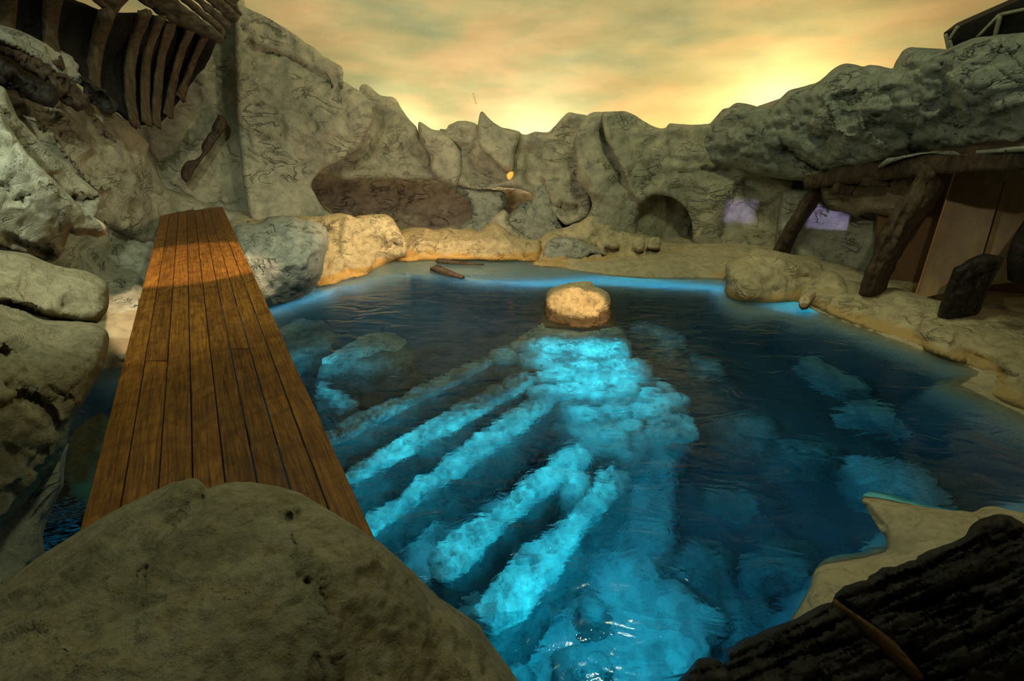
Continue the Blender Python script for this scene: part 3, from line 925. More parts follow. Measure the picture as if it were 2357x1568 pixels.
W('rock_foot', [(1060, 560), (1075, 530), (1110, 535), (1135, 495), (1160, 480), (1172, 492), (1170, 510), (1185, 525), (1210, 545), (1235, 552), (1240, 570), (1150, 575)],
  [(1165, 485, 12.6), (1070, 555, 12.4), (1235, 560, 12.3), (1150, 570, 12.2)], R=18, T=0.3, thick=0.5, amp=0.05, seed=12)
# tall pillar
W('rock_pillar', [(1386, 258), (1364, 257), (1346, 269), (1335, 290), (1324, 310), (1321, 330), (1327, 345), (1328, 414), (1343, 432), (1357, 450), (1364, 471), (1358, 489), (1345, 507), (1310, 520), (1300, 535),
                  (1400, 560), (1460, 570), (1470, 500), (1490, 445), (1500, 407), (1480, 370), (1460, 330), (1440, 290), (1420, 268)],
  [(1365, 258, 12.6), (1390, 300, 12.6), (1325, 340, 12.5), (1360, 470, 12.2), (1310, 530, 12.0), (1500, 520, 12.1), (1400, 400, 12.1)], R=14, T=0.2, thick=0.9, amp=0.09, seed=13, folds=4, fang=(0.9, 1.6),
  strokes=[('groove', [(1392, 280), (1405, 340), (1425, 400), (1440, 440)], 22, 0.35), ('groove', [(1350, 350), (1352, 400), (1375, 450)], 14, -0.12),('fold', [(1345, 310), (1360, 330), (1370, 350)], 16, 0.05)])
# big face from the pillar to the overhang
W('rock_cliff', [(1386, 257), (1400, 257), (1437, 255), (1455, 262), (1475, 274), (1500, 290), (1520, 296), (1536, 294), (1538, 283), (1560, 284), (1600, 288), (1634, 284), (1650, 300), (1760, 400), (1880, 420), (1900, 470),
                 (1880, 600), (1750, 610), (1590, 575), (1595, 545), (1592, 510), (1580, 480), (1560, 462), (1540, 452), (1500, 448), (1474, 472), (1450, 440), (1440, 408), (1418, 364), (1395, 320), (1388, 290)],
  [(1390, 258, 12.35), (1440, 400, 11.95), (1536, 290, 12.6), (1640, 290, 12.3), (1880, 420, 11.2), (1880, 590, 11.2), (1600, 560, 12.0), (1470, 460, 11.9), (1560, 400, 12.1)], R=12, T=0.14, thick=0.8, amp=0.09, seed=14, folds=24, fdep=(0.02, 0.07),
  strokes=[('groove', [(1560, 300), (1565, 360), (1600, 385)], 20, 0.14), ('groove', [(1470, 330), (1500, 370), (1490, 420)], 30, 0.20), ('groove', [(1640, 300), (1650, 350), (1690, 400)], 22, 0.25), ('fold', [(1430, 340), (1440, 320), (1480, 312), (1530, 318), (1548, 340), (1550, 385)], 40, 0.10), ('fold', [(1540, 386), (1580, 395), (1640, 385), (1700, 392)], 30, 0.20),
           ('fold', [(1440, 395), (1470, 400), (1500, 405), (1545, 400)], 16, 0.10), ('fold', [(1455, 420), (1490, 428), (1495, 415)], 12, 0.15), ('fold', [(1530, 418), (1550, 430), (1570, 435)], 10, 0.15),
           ('fold', [(1394, 285), (1450, 283), (1480, 288)], 12, 0.05), ('groove', [(1537, 300), (1548, 350), (1552, 390)], 5, 0.08),
           ('fold', [(1655, 590), (1665, 520), (1680, 450), (1695, 425), (1720, 410), (1790, 405)], 55, 0.28), ('fold', [(1500, 445), (1560, 452), (1600, 465)], 20, 0.10)])
W('cove_back', [(1430, 420), (1560, 440), (1620, 470), (1620, 590), (1400, 590), (1420, 500)],
  [(1440, 450, 12.4), (1600, 470, 13.2), (1600, 580, 12.9), (1420, 580, 12.2), (1520, 460, 12.8)], R=20, T=0.2, thick=0.4, amp=0.06, seed=15)
# overhang on the right, running out towards the viewer
OH = [(1600, 288), (1634, 285), (1650, 266), (1665, 249), (1676, 250), (1690, 239), (1702, 235), (1735, 244), (1766, 249), (1782, 240), (1815, 207), (1830, 204), (1880, 190), (1895, 180), (1915, 160), (1935, 148),
      (1950, 145), (1975, 150), (1990, 155), (2000, 148), (2025, 152), (2057, 159), (2066, 135), (2078, 116), (2095, 108), (2130, 110), (2180, 113), (2215, 98), (2245, 87), (2300, 80), (2420, 68),
      (2430, 340), (2357, 345), (2290, 350), (2230, 352), (2130, 358), (2080, 368), (2040, 375), (1990, 392), (1900, 412), (1862, 420), (1800, 412), (1740, 402), (1690, 385), (1640, 380), (1600, 372)]
W('rock_overhang', OH, [(1640, 290, 12.2), (1760, 250, 10.8), (1950, 150, 9.3), (2100, 112, 8.0), (2357, 80, 6.4), (2357, 335, 6.3), (2130, 355, 7.8), (1862, 418, 10.0), (1650, 378, 11.9), (2000, 250, 8.3), (2250, 220, 6.5), (1800, 330, 10.3)],
  mat=M['wall_green'], R=30, T=0.5, thick=1.4, amp=0.08, freq=1.3, strat=2.2, chip=0.7, facet=0.7, seed=16, folds=75, fang=(-0.35, 0.25), fdep=(0.03, 0.10), fln=(30, 130), step=6,
  strokes=[('fold', [(1800, 322), (1815, 345), (1850, 365), (1880, 385), (1910, 395)], 34, 0.35), ('fold', [(1895, 215), (1915, 250), (1925, 290), (1945, 308), (1975, 312)], 26, -0.22),
           ('fold', [(1975, 268), (2000, 305), (2030, 330), (2050, 355)], 22, -0.35), ('fold', [(1985, 290), (2030, 285), (2105, 290)], 30, 0.22), ('fold', [(2108, 292), (2095, 320), (2100, 345), (2130, 355)], 26, 0.30),
           ('fold', [(2040, 195), (2050, 215), (2065, 240)], 16, 0.18), ('fold', [(1905, 230), (1960, 215), (2035, 200)], 16, 0.10), ('fold', [(2160, 170), (2190, 220), (2200, 300), (2215, 320)], 18, 0.18),
           ('fold', [(1725, 350), (1760, 370), (1790, 375)], 20, 0.14), ('fold', [(1640, 352), (1690, 350), (1730, 362), (1740, 385)], 18, 0.14)])
W('beam_ledge', [(2018, 384), (2040, 365), (2130, 350), (2240, 345), (2420, 330), (2420, 352), (2357, 350), (2200, 358), (2135, 352), (2080, 365), (2050, 375), (2022, 388)],
  [(2020, 384, 8.2), (2200, 350, 6.9), (2357, 340, 6.0)], R=8, T=0.1, thick=0.6, amp=0.03, seed=17, mat=M['wall_green'])
# pale wall seen under the beam
W('rock_niche', [(1800, 440), (1900, 430), (2060, 440), (2080, 560), (2060, 690), (1900, 640), (1780, 600)],
  [(1820, 450, 10.9), (2060, 450, 9.8), (2050, 670, 9.0), (1800, 590, 10.9)], R=20, T=0.2, thick=0.4, amp=0.08, seed=18, mat=M['grey'])
W('rock_soffit', [(1880, 425), (1960, 420), (2050, 410), (2090, 400), (2110, 430), (2080, 500), (2045, 497), (2000, 488), (1970, 500), (1935, 485), (1920, 488), (1893, 464)],
  [(1890, 430, 9.9), (2090, 420, 8.6), (2000, 490, 9.2)], R=14, T=0.2, thick=0.5, amp=0.03, facet=0.3, seed=19, mat=M['cave'])

# ------------------------------------------------------------------ left side rockwork
L1 = W('rock_slope', [(-60, 90), (40, 120), (120, 165), (190, 215), (270, 262), (310, 290), (345, 335), (338, 360), (380, 430), (470, 465), (560, 490), (600, 530), (540, 560), (330, 560), (240, 520), (120, 500), (-60, 420)],
  [(-60, 100, 7.4), (40, 130, 7.8), (40, 215, 7.6), (200, 245, 9.0), (310, 290, 10.0), (560, 500, 11.6), (330, 540, 9.4), (240, 510, 8.0), (-60, 400, 6.2), (380, 440, 10.8), (200, 400, 7.9)],
  R=24, T=0.3, thick=0.9, amp=0.11, freq=1.0, seed=21, folds=22, fang=(0.5, 1.1), fdep=(0.04, 0.12), fln=(40, 160),
  strokes=[('fold', [(60, 235), (100, 290), (160, 350), (230, 420), (297, 446)], 40, -0.35), ('fold', [(210, 300), (240, 312), (278, 330)], 14, 0.2), ('fold', [(130, 245), (180, 300), (240, 350)], 30, -0.2),
           ('fold', [(310, 430), (350, 445), (380, 440)], 12, 0.18), ('groove', [(385, 425), (392, 432)], 8, 0.2)])
W('rock_tongue', [(-60, 170), (10, 200), (40, 270), (100, 330), (160, 390), (200, 420), (226, 442), (234, 456), (228, 480), (222, 505), (200, 520), (150, 520), (60, 480), (-60, 430)],
  [(-60, 180, 5.6), (40, 270, 6.0), (230, 450, 7.2), (215, 510, 6.9), (-60, 420, 5.4), (100, 450, 6.2)], mat=M['white'], R=18, T=0.35, thick=0.8, amp=0.08, freq=1.6, seed=22, folds=12, fang=(0.5, 1.1), fdep=(0.03, 0.08),
  strokes=[('fold', [(165, 450), (190, 458), (228, 452)], 22, 0.25)])
W('rock_shoulder', [(-60, 200), (-10, 215), (20, 290), (60, 350), (110, 400), (160, 450), (200, 490), (232, 510), (245, 522), (243, 540), (225, 548), (200, 540), (178, 545), (160, 535), (150, 560), (146, 580), (130, 600), (112, 606), (60, 590), (-60, 560)],
  [(-60, 210, 4.3), (20, 290, 4.5), (240, 530, 5.4), (120, 600, 4.7), (-60, 550, 3.9), (100, 470, 4.5)], mat=M['white'], R=14, T=0.3, thick=1.1, amp=0.035, freq=1.5, chip=0.5, seed=23, folds=26, fang=(0.4, 1.0), fdep=(0.015, 0.05), fln=(25, 90),
  strokes=[('fold', [(30, 460), (55, 450), (58, 475)], 14, 0.12), ('fold', [(0, 420), (25, 440), (40, 470)], 10, 0.10), ('fold', [(140, 565), (160, 540), (200, 535), (240, 540)], 20, 0.22), ('fold', [(20, 540), (50, 560), (100, 575), (130, 590)], 20, 0.15)])
# bank that the far end of the walkway rests on
W('rock_bank', [(120, 540), (180, 500), (255, 470), (275, 462), (300, 465), (340, 480), (372, 510), (480, 515), (600, 515), (640, 600), (600, 700), (520, 740), (400, 790), (282, 846), (262, 842), (246, 828), (243, 805), (200, 800), (120, 780), (90, 700), (100, 600)],
  [(260, 475, 8.4), (370, 512, (0.95,)), (550, 530, (0.75,)), (600, 690, (0.1,)), (400, 780, (0.05,)), (270, 840, (0.08,)), (250, 700, (0.5,)), (250, 600, (0.75,)), (300, 650, (0.6,)), (120, 560, 5.9), (110, 760, 5.2)],
  mat=M['white'], R=22, T=0.3, thick=0.6, amp=0.07, freq=1.7, seed=24, folds=18, fang=(0.0, 0.6), fdep=(0.02, 0.06), fln=(25, 80),
  strokes=[('fold', [(288, 465), (262, 490), (255, 520)], 18, 0.2)])
W('rock_shelf', [(-60, 565), (0, 576), (60, 582), (130, 612), (200, 624), (238, 642), (250, 660), (252, 690), (246, 718), (225, 745), (150, 742), (60, 720), (-60, 690)],
  [(-60, 570, 3.3), (130, 612, 3.6), (250, 680, 3.7), (225, 740, 3.45), (-60, 690, 2.9)], mat=M['near'], R=24, T=0.3, thick=0.8, amp=0.035, freq=2.6, seed=26, folds=10, fang=(0.0, 0.5), fdep=(0.01, 0.04),
  strokes=[('fold', [(0, 690), (40, 700), (100, 720), (170, 738)], 30, 0.15)])
W('rock_bulge', [(-60, 690), (0, 696), (55, 712), (100, 734), (150, 737), (215, 742), (245, 758), (252, 775), (249, 800), (238, 845), (215, 890), (196, 925), (172, 960), (158, 1000), (150, 1030), (130, 1075), (100, 1110), (60, 1160), (0, 1220), (-60, 1250)],
  [(-60, 690, 2.7), (100, 735, 3.0), (250, 780, 3.05), (190, 930, 2.6), (100, 1110, 2.2), (-60, 1240, 1.8), (60, 900, 2.35)], mat=M['near'], R=28, T=0.35, thick=0.9, amp=0.035, freq=2.6, seed=27, folds=9, fang=(0.3, 1.0), fdep=(0.01, 0.04),
  strokes=[('groove', [(2, 800), (18, 812)], 7, 0.08), ('fold', [(0, 930), (60, 900), (120, 940), (150, 1000)], 30, 0.06)])
W('rock_undercut', [(-60, 1150), (60, 1110), (130, 1040), (160, 1015), (150, 1060), (146, 1120), (125, 1160), (108, 1200), (98, 1235), (104, 1270), (90, 1300), (0, 1400), (-60, 1400)],
  [(-60, 1150, 2.2), (155, 1020, 2.75), (104, 1270, 2.15), (-60, 1390, 1.7)], mat=M['grey'], R=22, T=0.25, thick=0.5, amp=0.03, freq=2.5, seed=28)

# ------------------------------------------------------------------ shore rocks: each a thing
def T(name, label, cat, *a, group=None, **k):
    mat = k.pop('mat')
    o = blob(name, a[0], a[1], mat, **k)
    return tag(o, label, cat, group)

T('sandy_outcrop', 'warm-lit sandy rock mass sloping into the pool behind the grey boulder', 'rock',
  [(560, 505), (640, 497), (745, 497), (775, 490), (832, 497), (852, 494), (886, 493), (904, 502), (918, 525), (928, 542), (936, 556), (938, 575), (936, 588), (895, 604), (856, 628), (846, 640), (800, 646), (778, 660), (735, 668),
   (716, 664), (700, 690), (600, 700), (560, 600)],
  [(600, 505, 11.4), (860, 497, 10.8), (935, 560, 10.6), (850, 632, (0.02,)), (725, 662, (0.02,)), (750, 560, 9.9), (600, 690, 8.6), (890, 604, (0.1,))],
  mat=M['glow'], R=22, T=0.3, thick=0.7, amp=0.13, freq=1.8, chip=0.9, facet=1.3, seed=31, folds=26, fdep=(0.03, 0.10), fln=(20, 70),
  strokes=[('fold', [(865, 570), (895, 562), (930, 555)], 16, 0.12), ('fold', [(815, 570), (835, 583)], 8, 0.14), ('groove', [(745, 520), (760, 545), (770, 570)], 8, 0.15), ('fold', [(770, 630), (800, 620), (850, 625)], 12, 0.1),
           ('fold', [(770, 500), (830, 510), (850, 500)], 16, 0.2)])
T('grey_boulder', 'large blue-grey boulder standing at the water beside the plank walkway', 'boulder',
  [(520, 560), (540, 518), (565, 512), (600, 515), (608, 508), (613, 500), (640, 498), (680, 497), (684, 505), (720, 507), (735, 511), (748, 522), (757, 542), (756, 565), (748, 590), (742, 628), (728, 660), (706, 686), (690, 699),
   (660, 712), (625, 722), (560, 735), (500, 720)],
  [(613, 505, 8.9), (750, 530, 8.7), (745, 620, 8.0), (690, 697, (0.02,)), (625, 714, (0.0,)), (520, 700, 7.6), (650, 600, 7.6), (540, 520, 8.8)],
  mat=M['grey'], R=45, T=0.7, thick=0.6, amp=0.07, freq=2.0, chip=0.9, seed=32, folds=22, fang=(0.2, 0.9), fdep=(0.02, 0.06), fln=(20, 70),
  strokes=[('fold', [(612, 520), (640, 525), (680, 520), (700, 512)], 18, 0.14), ('fold', [(752, 540), (735, 575), (712, 585), (708, 605), (690, 625)], 20, -0.14), ('fold', [(600, 560), (640, 572), (665, 580)], 12, 0.08)])
T('sandy_ledge', 'low orange-lit sand ledge along the far edge of the pool', 'rock ledge',
  [(900, 560), (922, 530), (950, 523), (985, 525), (1000, 530), (1030, 523), (1055, 530), (1078, 523), (1095, 532), (1112, 530), (1120, 515), (1135, 510), (1148, 512), (1165, 530), (1190, 546), (1215, 552), (1246, 552), (1246, 590), (1240, 603), (1180, 600), (1060, 598), (985, 600), (935, 604), (905, 600)],
  [(920, 540, 12.1), (1060, 527, 12.2), (1130, 513, 12.3), (1240, 555, 11.9), (1240, 600, (0.08,)), (1000, 598, (0.08,)), (910, 598, (0.1,)), (1100, 555, 11.7), (1100, 572, 11.2)],
  mat=M['glow'], R=14, T=0.25, thick=0.5, amp=0.07, freq=2.2, facet=1.2, seed=33, folds=12, fdep=(0.02, 0.07),
  strokes=[('fold', [(935, 553), (1000, 556), (1100, 556), (1230, 556)], 14, -0.25), ('fold', [(940, 568), (1000, 572), (1100, 570), (1235, 572)], 12, 0.12)])
T('shore_rock', 'long pale sand-rock shore rising beyond the little island', 'rock',
  [(1225, 604), (1238, 596), (1246, 590), (1244, 570), (1238, 552), (1262, 533), (1300, 524), (1340, 508), (1358, 494), (1400, 497), (1440, 520), (1520, 555), (1590, 566), (1610, 560), (1640, 570), (1720, 578), (1740, 590), (1690, 622), (1668, 650),
   (1600, 645), (1545, 645), (1500, 640), (1440, 630), (1380, 632), (1300, 620), (1240, 618)],
  [(1230, 610, (0.03,)), (1245, 560, 12.0), (1360, 497, 12.1), (1500, 550, 11.9), (1720, 582, 10.7), (1668, 640, (0.03,)), (1500, 636, (0.03,)), (1380, 624, (0.03,)), (1400, 570, 11.4), (1560, 600, 10.8)],
  mat=M['sand'], R=14, T=0.2, thick=0.5, amp=0.07, freq=2.2, chip=0.9, seed=34, folds=26, fdep=(0.03, 0.10), fln=(20, 60), fang=(-0.3, 0.4),
  strokes=[('fold', [(1290, 545), (1330, 550), (1370, 565), (1400, 590)], 16, 0.2), ('fold', [(1560, 618), (1620, 610), (1680, 590), (1720, 580)], 16, 0.25), ('fold', [(1300, 600), (1350, 608)], 10, 0.12)])
T('crag', 'small blue-grey crag on the far shore behind the island', 'rock',
  [(1255, 598), (1250, 580), (1258, 556), (1280, 547), (1300, 543), (1330, 552), (1352, 560), (1375, 575), (1400, 584), (1395, 590), (1360, 585), (1340, 600), (1290, 600)],
  [(1260, 560, 11.3), (1390, 585, 10.8), (1270, 595, 10.9), (1330, 570, 10.9)], mat=M['grey'], R=12, T=0.25, thick=0.4, amp=0.05, freq=3, seed=35, folds=10, fdep=(0.03, 0.08), fln=(15, 40), step=4.5)
T('low_rock', 'low ochre rock at the waterline left of the long pale shore', 'rock',
  [(1226, 606), (1236, 598), (1280, 597), (1330, 600), (1350, 608), (1350, 620), (1300, 618), (1250, 614), (1228, 612)],
  [(1230, 605, 10.6), (1345, 612, 10.4), (1280, 615, 10.35)], mat=M['sand'], R=8, T=0.12, thick=0.3, amp=0.03, freq=4, seed=36, step=4, folds=4, fln=(10, 25))
for i, (oc, lab) in enumerate((
    ([(1457, 572), (1456, 555), (1462, 545), (1480, 546), (1486, 556), (1482, 580), (1468, 581)], 'upright pale stone on the far shore below the cliff'),
    ([(1488, 572), (1492, 552), (1504, 544), (1518, 547), (1525, 560), (1518, 574), (1500, 575)], 'rounded pale stone right of the upright stone on the far shore'),
    ([(1390, 568), (1394, 556), (1410, 552), (1424, 560), (1428, 570), (1410, 575)], 'small pale stone left of the upright stone on the far shore'))):
    cx = sum(p[0] for p in oc) / len(oc); cy = max(p[1] for p in oc)
    yy = 10.9 + 0.1 * i
    T('stone', lab, 'stone', oc, [(cx - 12, cy - 30, yy + 0.1), (cx + 12, cy - 30, yy + 0.1), (cx, cy, yy - 0.05)], mat=M['sand'], R=10, T=0.12, thick=0.25, amp=0.03, freq=5, seed=40 + i, step=3.2)
T('pale_boulder', 'big pale boulder with an ochre tide line at the right of the pool', 'boulder',
  [(1669, 612), (1672, 606), (1690, 598), (1722, 585), (1728, 574), (1740, 570), (1760, 574), (1795, 578), (1830, 588), (1870, 596), (1893, 608), (1897, 616), (1892, 622), (1920, 624), (1940, 636), (1944, 648), (1960, 680), (1930, 700),
   (1850, 704), (1760, 705), (1672, 700), (1666, 680), (1671, 650)],
  [(1670, 612, 8.7), (1730, 575, 9.2), (1890, 612, 8.9), (1940, 640, 8.4), (1930, 695, (0.1,)), (1850, 692, (0.02,)), (1672, 684, (0.02,)), (1780, 620, 8.4), (1720, 640, 8.1)],
  mat=M['sand'], R=26, T=0.4, thick=0.7, amp=0.06, freq=2.0, chip=0.7, seed=44, folds=12, fang=(-0.1, 0.5), fdep=(0.02, 0.07), fln=(30, 80),
  strokes=[('fold', [(1725, 590), (1780, 592), (1830, 608), (1892, 622)], 16, -0.15), ('fold', [(1810, 640), (1850, 630), (1900, 650), (1940, 660)], 18, 0.12), ('fold', [(1740, 600), (1770, 640), (1800, 690)], 50, 0.08)])
T('waterline_stone', 'small brown stone wedged between the pale boulder and the right bank', 'stone',
  [(1838, 692), (1845, 680), (1860, 672), (1880, 671), (1876, 682), (1866, 698), (1860, 712), (1845, 714), (1838, 705)],
  [(1845, 680, 7.75), (1878, 674, 7.85), (1855, 710, 7.5)], mat=M['island'], R=10, T=0.1, thick=0.2, amp=0.03, freq=5, seed=45, step=3.5)
T('sandy_bank', 'long sandy bank curving along the right side of the pool', 'bank',
  [(1848, 700), (1868, 680), (1900, 678), (1960, 672), (2060, 660), (2150, 690), (2357, 720), (2430, 740), (2430, 985), (2357, 950), (2290, 918), (2205, 893), (2222, 880), (2258, 858), (2225, 842), (2120, 806), (2010, 766), (1945, 742), (1905, 728), (1875, 708)],
  [(1850, 702, (0.02,)), (1905, 726, (0.02,)), (2010, 765, (0.02,)), (2120, 805, (0.02,)), (2256, 856, (0.03,)), (2206, 890, (0.03,)), (2357, 945, (0.03,)), (1960, 680, (0.33,)), (2150, 720, (0.33,)), (2357, 760, (0.35,)), (2150, 770, (0.28,)), (2330, 850, (0.28,)), (1900, 685, (0.22,))],
  mat=M['sand'], R=14, T=0.15, thick=0.4, amp=0.045, freq=1.8, seed=46, folds=16, fang=(0.2, 0.6), fdep=(0.01, 0.04), fln=(40, 130),
  strokes=[('fold', [(2080, 770), (2180, 790), (2280, 830), (2330, 870)], 26, 0.08), ('fold', [(2256, 856), (2300, 850), (2357, 870)], 20, 0.10)])
T('flat_stone', 'pale flat stone lying between the leaning timbers on the right bank', 'stone',
  [(2040, 690), (2046, 668), (2060, 663), (2084, 668), (2090, 690), (2075, 706), (2050, 706)], [(2045, 670, 7.5), (2088, 672, 7.5), (2065, 704, 7.2)], mat=M['sand'], R=12, T=0.15, thick=0.3, amp=0.03, freq=4, seed=47, step=4)
T('ridged_stone', 'ridged pale stone behind the thick charred timber on the right bank', 'stone',
  [(2255, 715), (2268, 703), (2300, 702), (2330, 714), (2338, 728), (2325, 745), (2290, 742), (2262, 735)], [(2260, 710, 6.9), (2335, 722, 6.7), (2295, 742, 6.5)], mat=M['grey'], R=12, T=0.12, thick=0.3, amp=0.05, freq=4, seed=48, step=4, folds=6, fln=(10, 30))

# the little island
isl = T('island_rock', 'small flat-topped rock island rising from the middle of the pool', 'rock',
  [(1253, 700), (1257, 676), (1268, 664), (1300, 653), (1330, 649), (1350, 647), (1362, 648), (1366, 658), (1385, 665), (1400, 674), (1408, 690), (1411, 720), (1411, 742), (1420, 775), (1240, 775), (1251, 735)],
  [(1258, 675, 7.75), (1350, 648, 8.05), (1405, 680, 7.75), (1411, 740, (0.0,)), (1253, 735, (0.0,)), (1330, 752, (0.0,)), (1330, 690, 7.35), (1300, 668, 7.75)],
  mat=M['island'], R=22, T=0.35, thick=0.35, amp=0.045, freq=3.0, chip=0.8, seed=50, step=4, folds=8, fdep=(0.01, 0.04), fln=(12, 40),
  strokes=[('fold', [(1362, 650), (1358, 664), (1350, 672), (1335, 678)], 14, 0.16), ('fold', [(1255, 708), (1290, 704), (1340, 712), (1410, 714)], 18, -0.05)])

# ------------------------------------------------------------------ under the water
def UW(name, label, px, zt, zb, mat, cat='rock', group=None, **k):
    P = [tuple(under(x, y, zt)[:2]) for x, y in px]
    o = mesa(name, P, zt, zb, mat, **k)
    return tag(o, label, cat, group)

UW('submerged_slab', 'bright submerged rock slab directly under the island', [(1235, 742), (1255, 728), (1330, 742), (1405, 735), (1430, 750), (1450, 785), (1462, 812), (1400, 818), (1340, 806), (1260, 802), (1185, 800), (1170, 785), (1205, 762)], -0.16, -1.2, M['uw_pale'], seed=60, amp=0.06, flare=0.15, R=0.3, drop=0.14)
UW('submerged_slab', 'second bright submerged slab stepping down below the island', [(1130, 800), (1180, 785), (1300, 800), (1420, 812), (1480, 815), (1505, 845), (1495, 870), (1400, 885), (1320, 880), (1250, 850), (1180, 830), (1120, 820)], -0.36, -1.4, M['uw_pale'], seed=61, amp=0.07, flare=0.1, R=0.3, drop=0.12)
UW('submerged_slab', 'broad bright submerged slab at the head of the stone ridges', [(1250, 850), (1400, 880), (1500, 850), (1550, 875), (1580, 920), (1575, 975), (1540, 1010), (1480, 1035), (1400, 1040), (1340, 1010), (1290, 960), (1255, 905)], -0.60, -1.7, M['uw_pale'], seed=62, amp=0.08, flare=0.1, R=0.35, drop=0.15)
SL = [o for o in COL.objects if o.get('label') == 'broad bright submerged slab at the head of the stone ridges'][0]
rl = random.Random(12)
k = 0
while k < 26:
    x, y = rl.uniform(1180, 1565), rl.uniform(790, 1030)
    if not inside(np.array([[x, y]]), [(1190, 795), (1440, 800), (1500, 850), (1570, 900), (1565, 980), (1480, 1020), (1360, 1010), (1280, 930), (1250, 860)])[0]:
        continue
    f = (y - 790) / 240
    zt = -0.10 - 0.42 * f
    c = under(x, y, zt)
    if c[1] < 3.2: continue
    r = rl.uniform(0.10, 0.24); a0 = rl.uniform(0, 6.28)
    pl = [(c[0] + r * rl.uniform(0.8, 1.3) * 1.25 * math.cos(a0 + t * 6.28 / 7), c[1] + r * rl.uniform(0.8, 1.25) * 0.8 * math.sin(a0 + t * 6.28 / 7)) for t in range(7)]
    mesa('loose_stone', pl, zt - 0.06, zt - 0.24, M['uw_pale'], R=0.06, drop=0.03, flare=0.03, step=0.045, amp=0.02, freq=6, seed=200 + k, parent=SL, jag=0.02)
    k += 1
UW('submerged_stone', 'brightest flat stone lying on the broad submerged slab', [(1345, 885), (1370, 872), (1430, 868), (1475, 865), (1470, 890), (1430, 912), (1380, 915), (1355, 905)], -0.42, -0.7, M['uw_pale'], seed=63, amp=0.04, R=0.12)

ridges = [
    ((1122, 826), (740, 1012), -0.30, -0.95, 0.26, 'first long submerged stone ridge, nearest the back of the pool'),
    ((1222, 862), (775, 1108), -0.34, -1.10, 0.30, 'second submerged stone ridge running from the island towards the walkway'),
    ((1262, 910), (842, 1212), -0.40, -1.25, 0.34, 'third submerged stone ridge, the middle one of the five'),
    ((1345, 1030), (1002, 1300), -0.42, -1.40, 0.36, 'fourth submerged stone ridge, with the bright broken head'),
    ((1432, 1082), (1112, 1430), -0.50, -1.55, 0.34, 'fifth submerged stone ridge, nearest the viewer')]
for i, (a, b, zt, zb, wd, lab) in enumerate(ridges):
    A = under(*a, zt)[:2]; Bp = under(*b, zt)[:2]
    dr = (Bp - A) / np.linalg.norm(Bp - A); nr = np.array([-dr[1], dr[0]])
    L = np.linalg.norm(Bp - A)
    pts = []
    ks = 9
    for s in (1, -1):
        for q in (range(ks + 1) if s > 0 else range(ks, -1, -1)):
            f = q / ks
            ww = wd / 2 * (0.75 + 0.35 * math.sin(f * 3.1 + i) * 0.6 + 0.25 * math.sin(f * 9 + 2 * i) * 0.5) * (0.72 if q in (0, ks) else 1)
            pts.append(tuple(A + dr * L * f + nr * s * ww))
    R0 = empty('stone_ridge', tuple((A + Bp) / 2) + (zb,))
    tag(R0, lab, 'rock ridge', 'submerged stone ridges radiating from the island')
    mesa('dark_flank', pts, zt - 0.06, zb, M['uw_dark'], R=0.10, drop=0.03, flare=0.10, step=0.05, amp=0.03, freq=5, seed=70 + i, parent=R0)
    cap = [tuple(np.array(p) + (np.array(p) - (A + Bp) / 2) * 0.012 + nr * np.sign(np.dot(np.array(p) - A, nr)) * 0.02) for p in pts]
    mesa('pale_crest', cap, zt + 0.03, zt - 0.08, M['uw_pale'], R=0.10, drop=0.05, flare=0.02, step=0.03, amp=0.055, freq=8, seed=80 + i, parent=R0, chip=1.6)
UW('submerged_stone', 'bright broken stone at the head of the fourth ridge', [(1290, 1060), (1320, 1040), (1345, 1060), (1345, 1110), (1325, 1140), (1300, 1125), (1285, 1090)], -0.45, -1.5, M['uw_pale'], seed=64, amp=0.06, R=0.1)
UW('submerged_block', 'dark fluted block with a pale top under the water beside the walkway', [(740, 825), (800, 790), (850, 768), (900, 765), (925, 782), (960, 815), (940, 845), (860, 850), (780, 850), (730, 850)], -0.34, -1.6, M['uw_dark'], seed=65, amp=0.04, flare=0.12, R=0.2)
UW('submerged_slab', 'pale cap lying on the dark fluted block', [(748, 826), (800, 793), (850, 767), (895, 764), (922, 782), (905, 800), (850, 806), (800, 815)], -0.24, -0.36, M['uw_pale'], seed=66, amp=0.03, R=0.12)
UW('submerged_stone', 'pale angular stone in front of the dark fluted block', [(726, 880), (745, 872), (765, 890), (800, 900), (830, 925), (815, 945), (780, 948), (755, 915), (730, 900)], -0.7, -1.7, M['uw_pale'], seed=67, amp=0.04, R=0.15)
UW('submerged_block', 'dark rough block under the water next to the grey boulder', [(630, 760), (680, 728), (740, 735), (770, 760), (765, 800), (700, 820), (660, 830)], -0.35, -1.7, M['uw_dark'], seed=68, amp=0.06, R=0.2)
# pale terraces of the basin floor
UW('sunken_terrace', 'broad pale sunken terrace filling the near end of the pool', [(850, 1230), (880, 1170), (960, 1165), (1100, 1150), (1300, 1120), (1400, 1060), (1470, 1020), (1520, 1060), (1552, 1105), (1535, 1160), (1560, 1200), (1525, 1230), (1512, 1290),
    (1545, 1320), (1600, 1335), (1650, 1375), (1655, 1430), (1625, 1480), (1600, 1568), (1500, 1640), (1200, 1640), (1080, 1560), (980, 1420), (900, 1320)], -1.35, -2.0, M['uw_pale'], seed=90, amp=0.07, flare=0.12, R=0.3, step=0.07, jag=0.12)
UW('sunken_terrace', 'bright pale sunken shelf beside the large foreground boulder', [(860, 1195), (900, 1172), (960, 1165), (1022, 1178), (995, 1230), (985, 1280), (1010, 1300), (1060, 1320), (1108, 1345), (1112, 1420), (1095, 1450), (1040, 1420), (960, 1330), (900, 1270)], -0.95, -2.0, M['uw_pale'], seed=93, amp=0.06, flare=0.1, R=0.25, step=0.06)
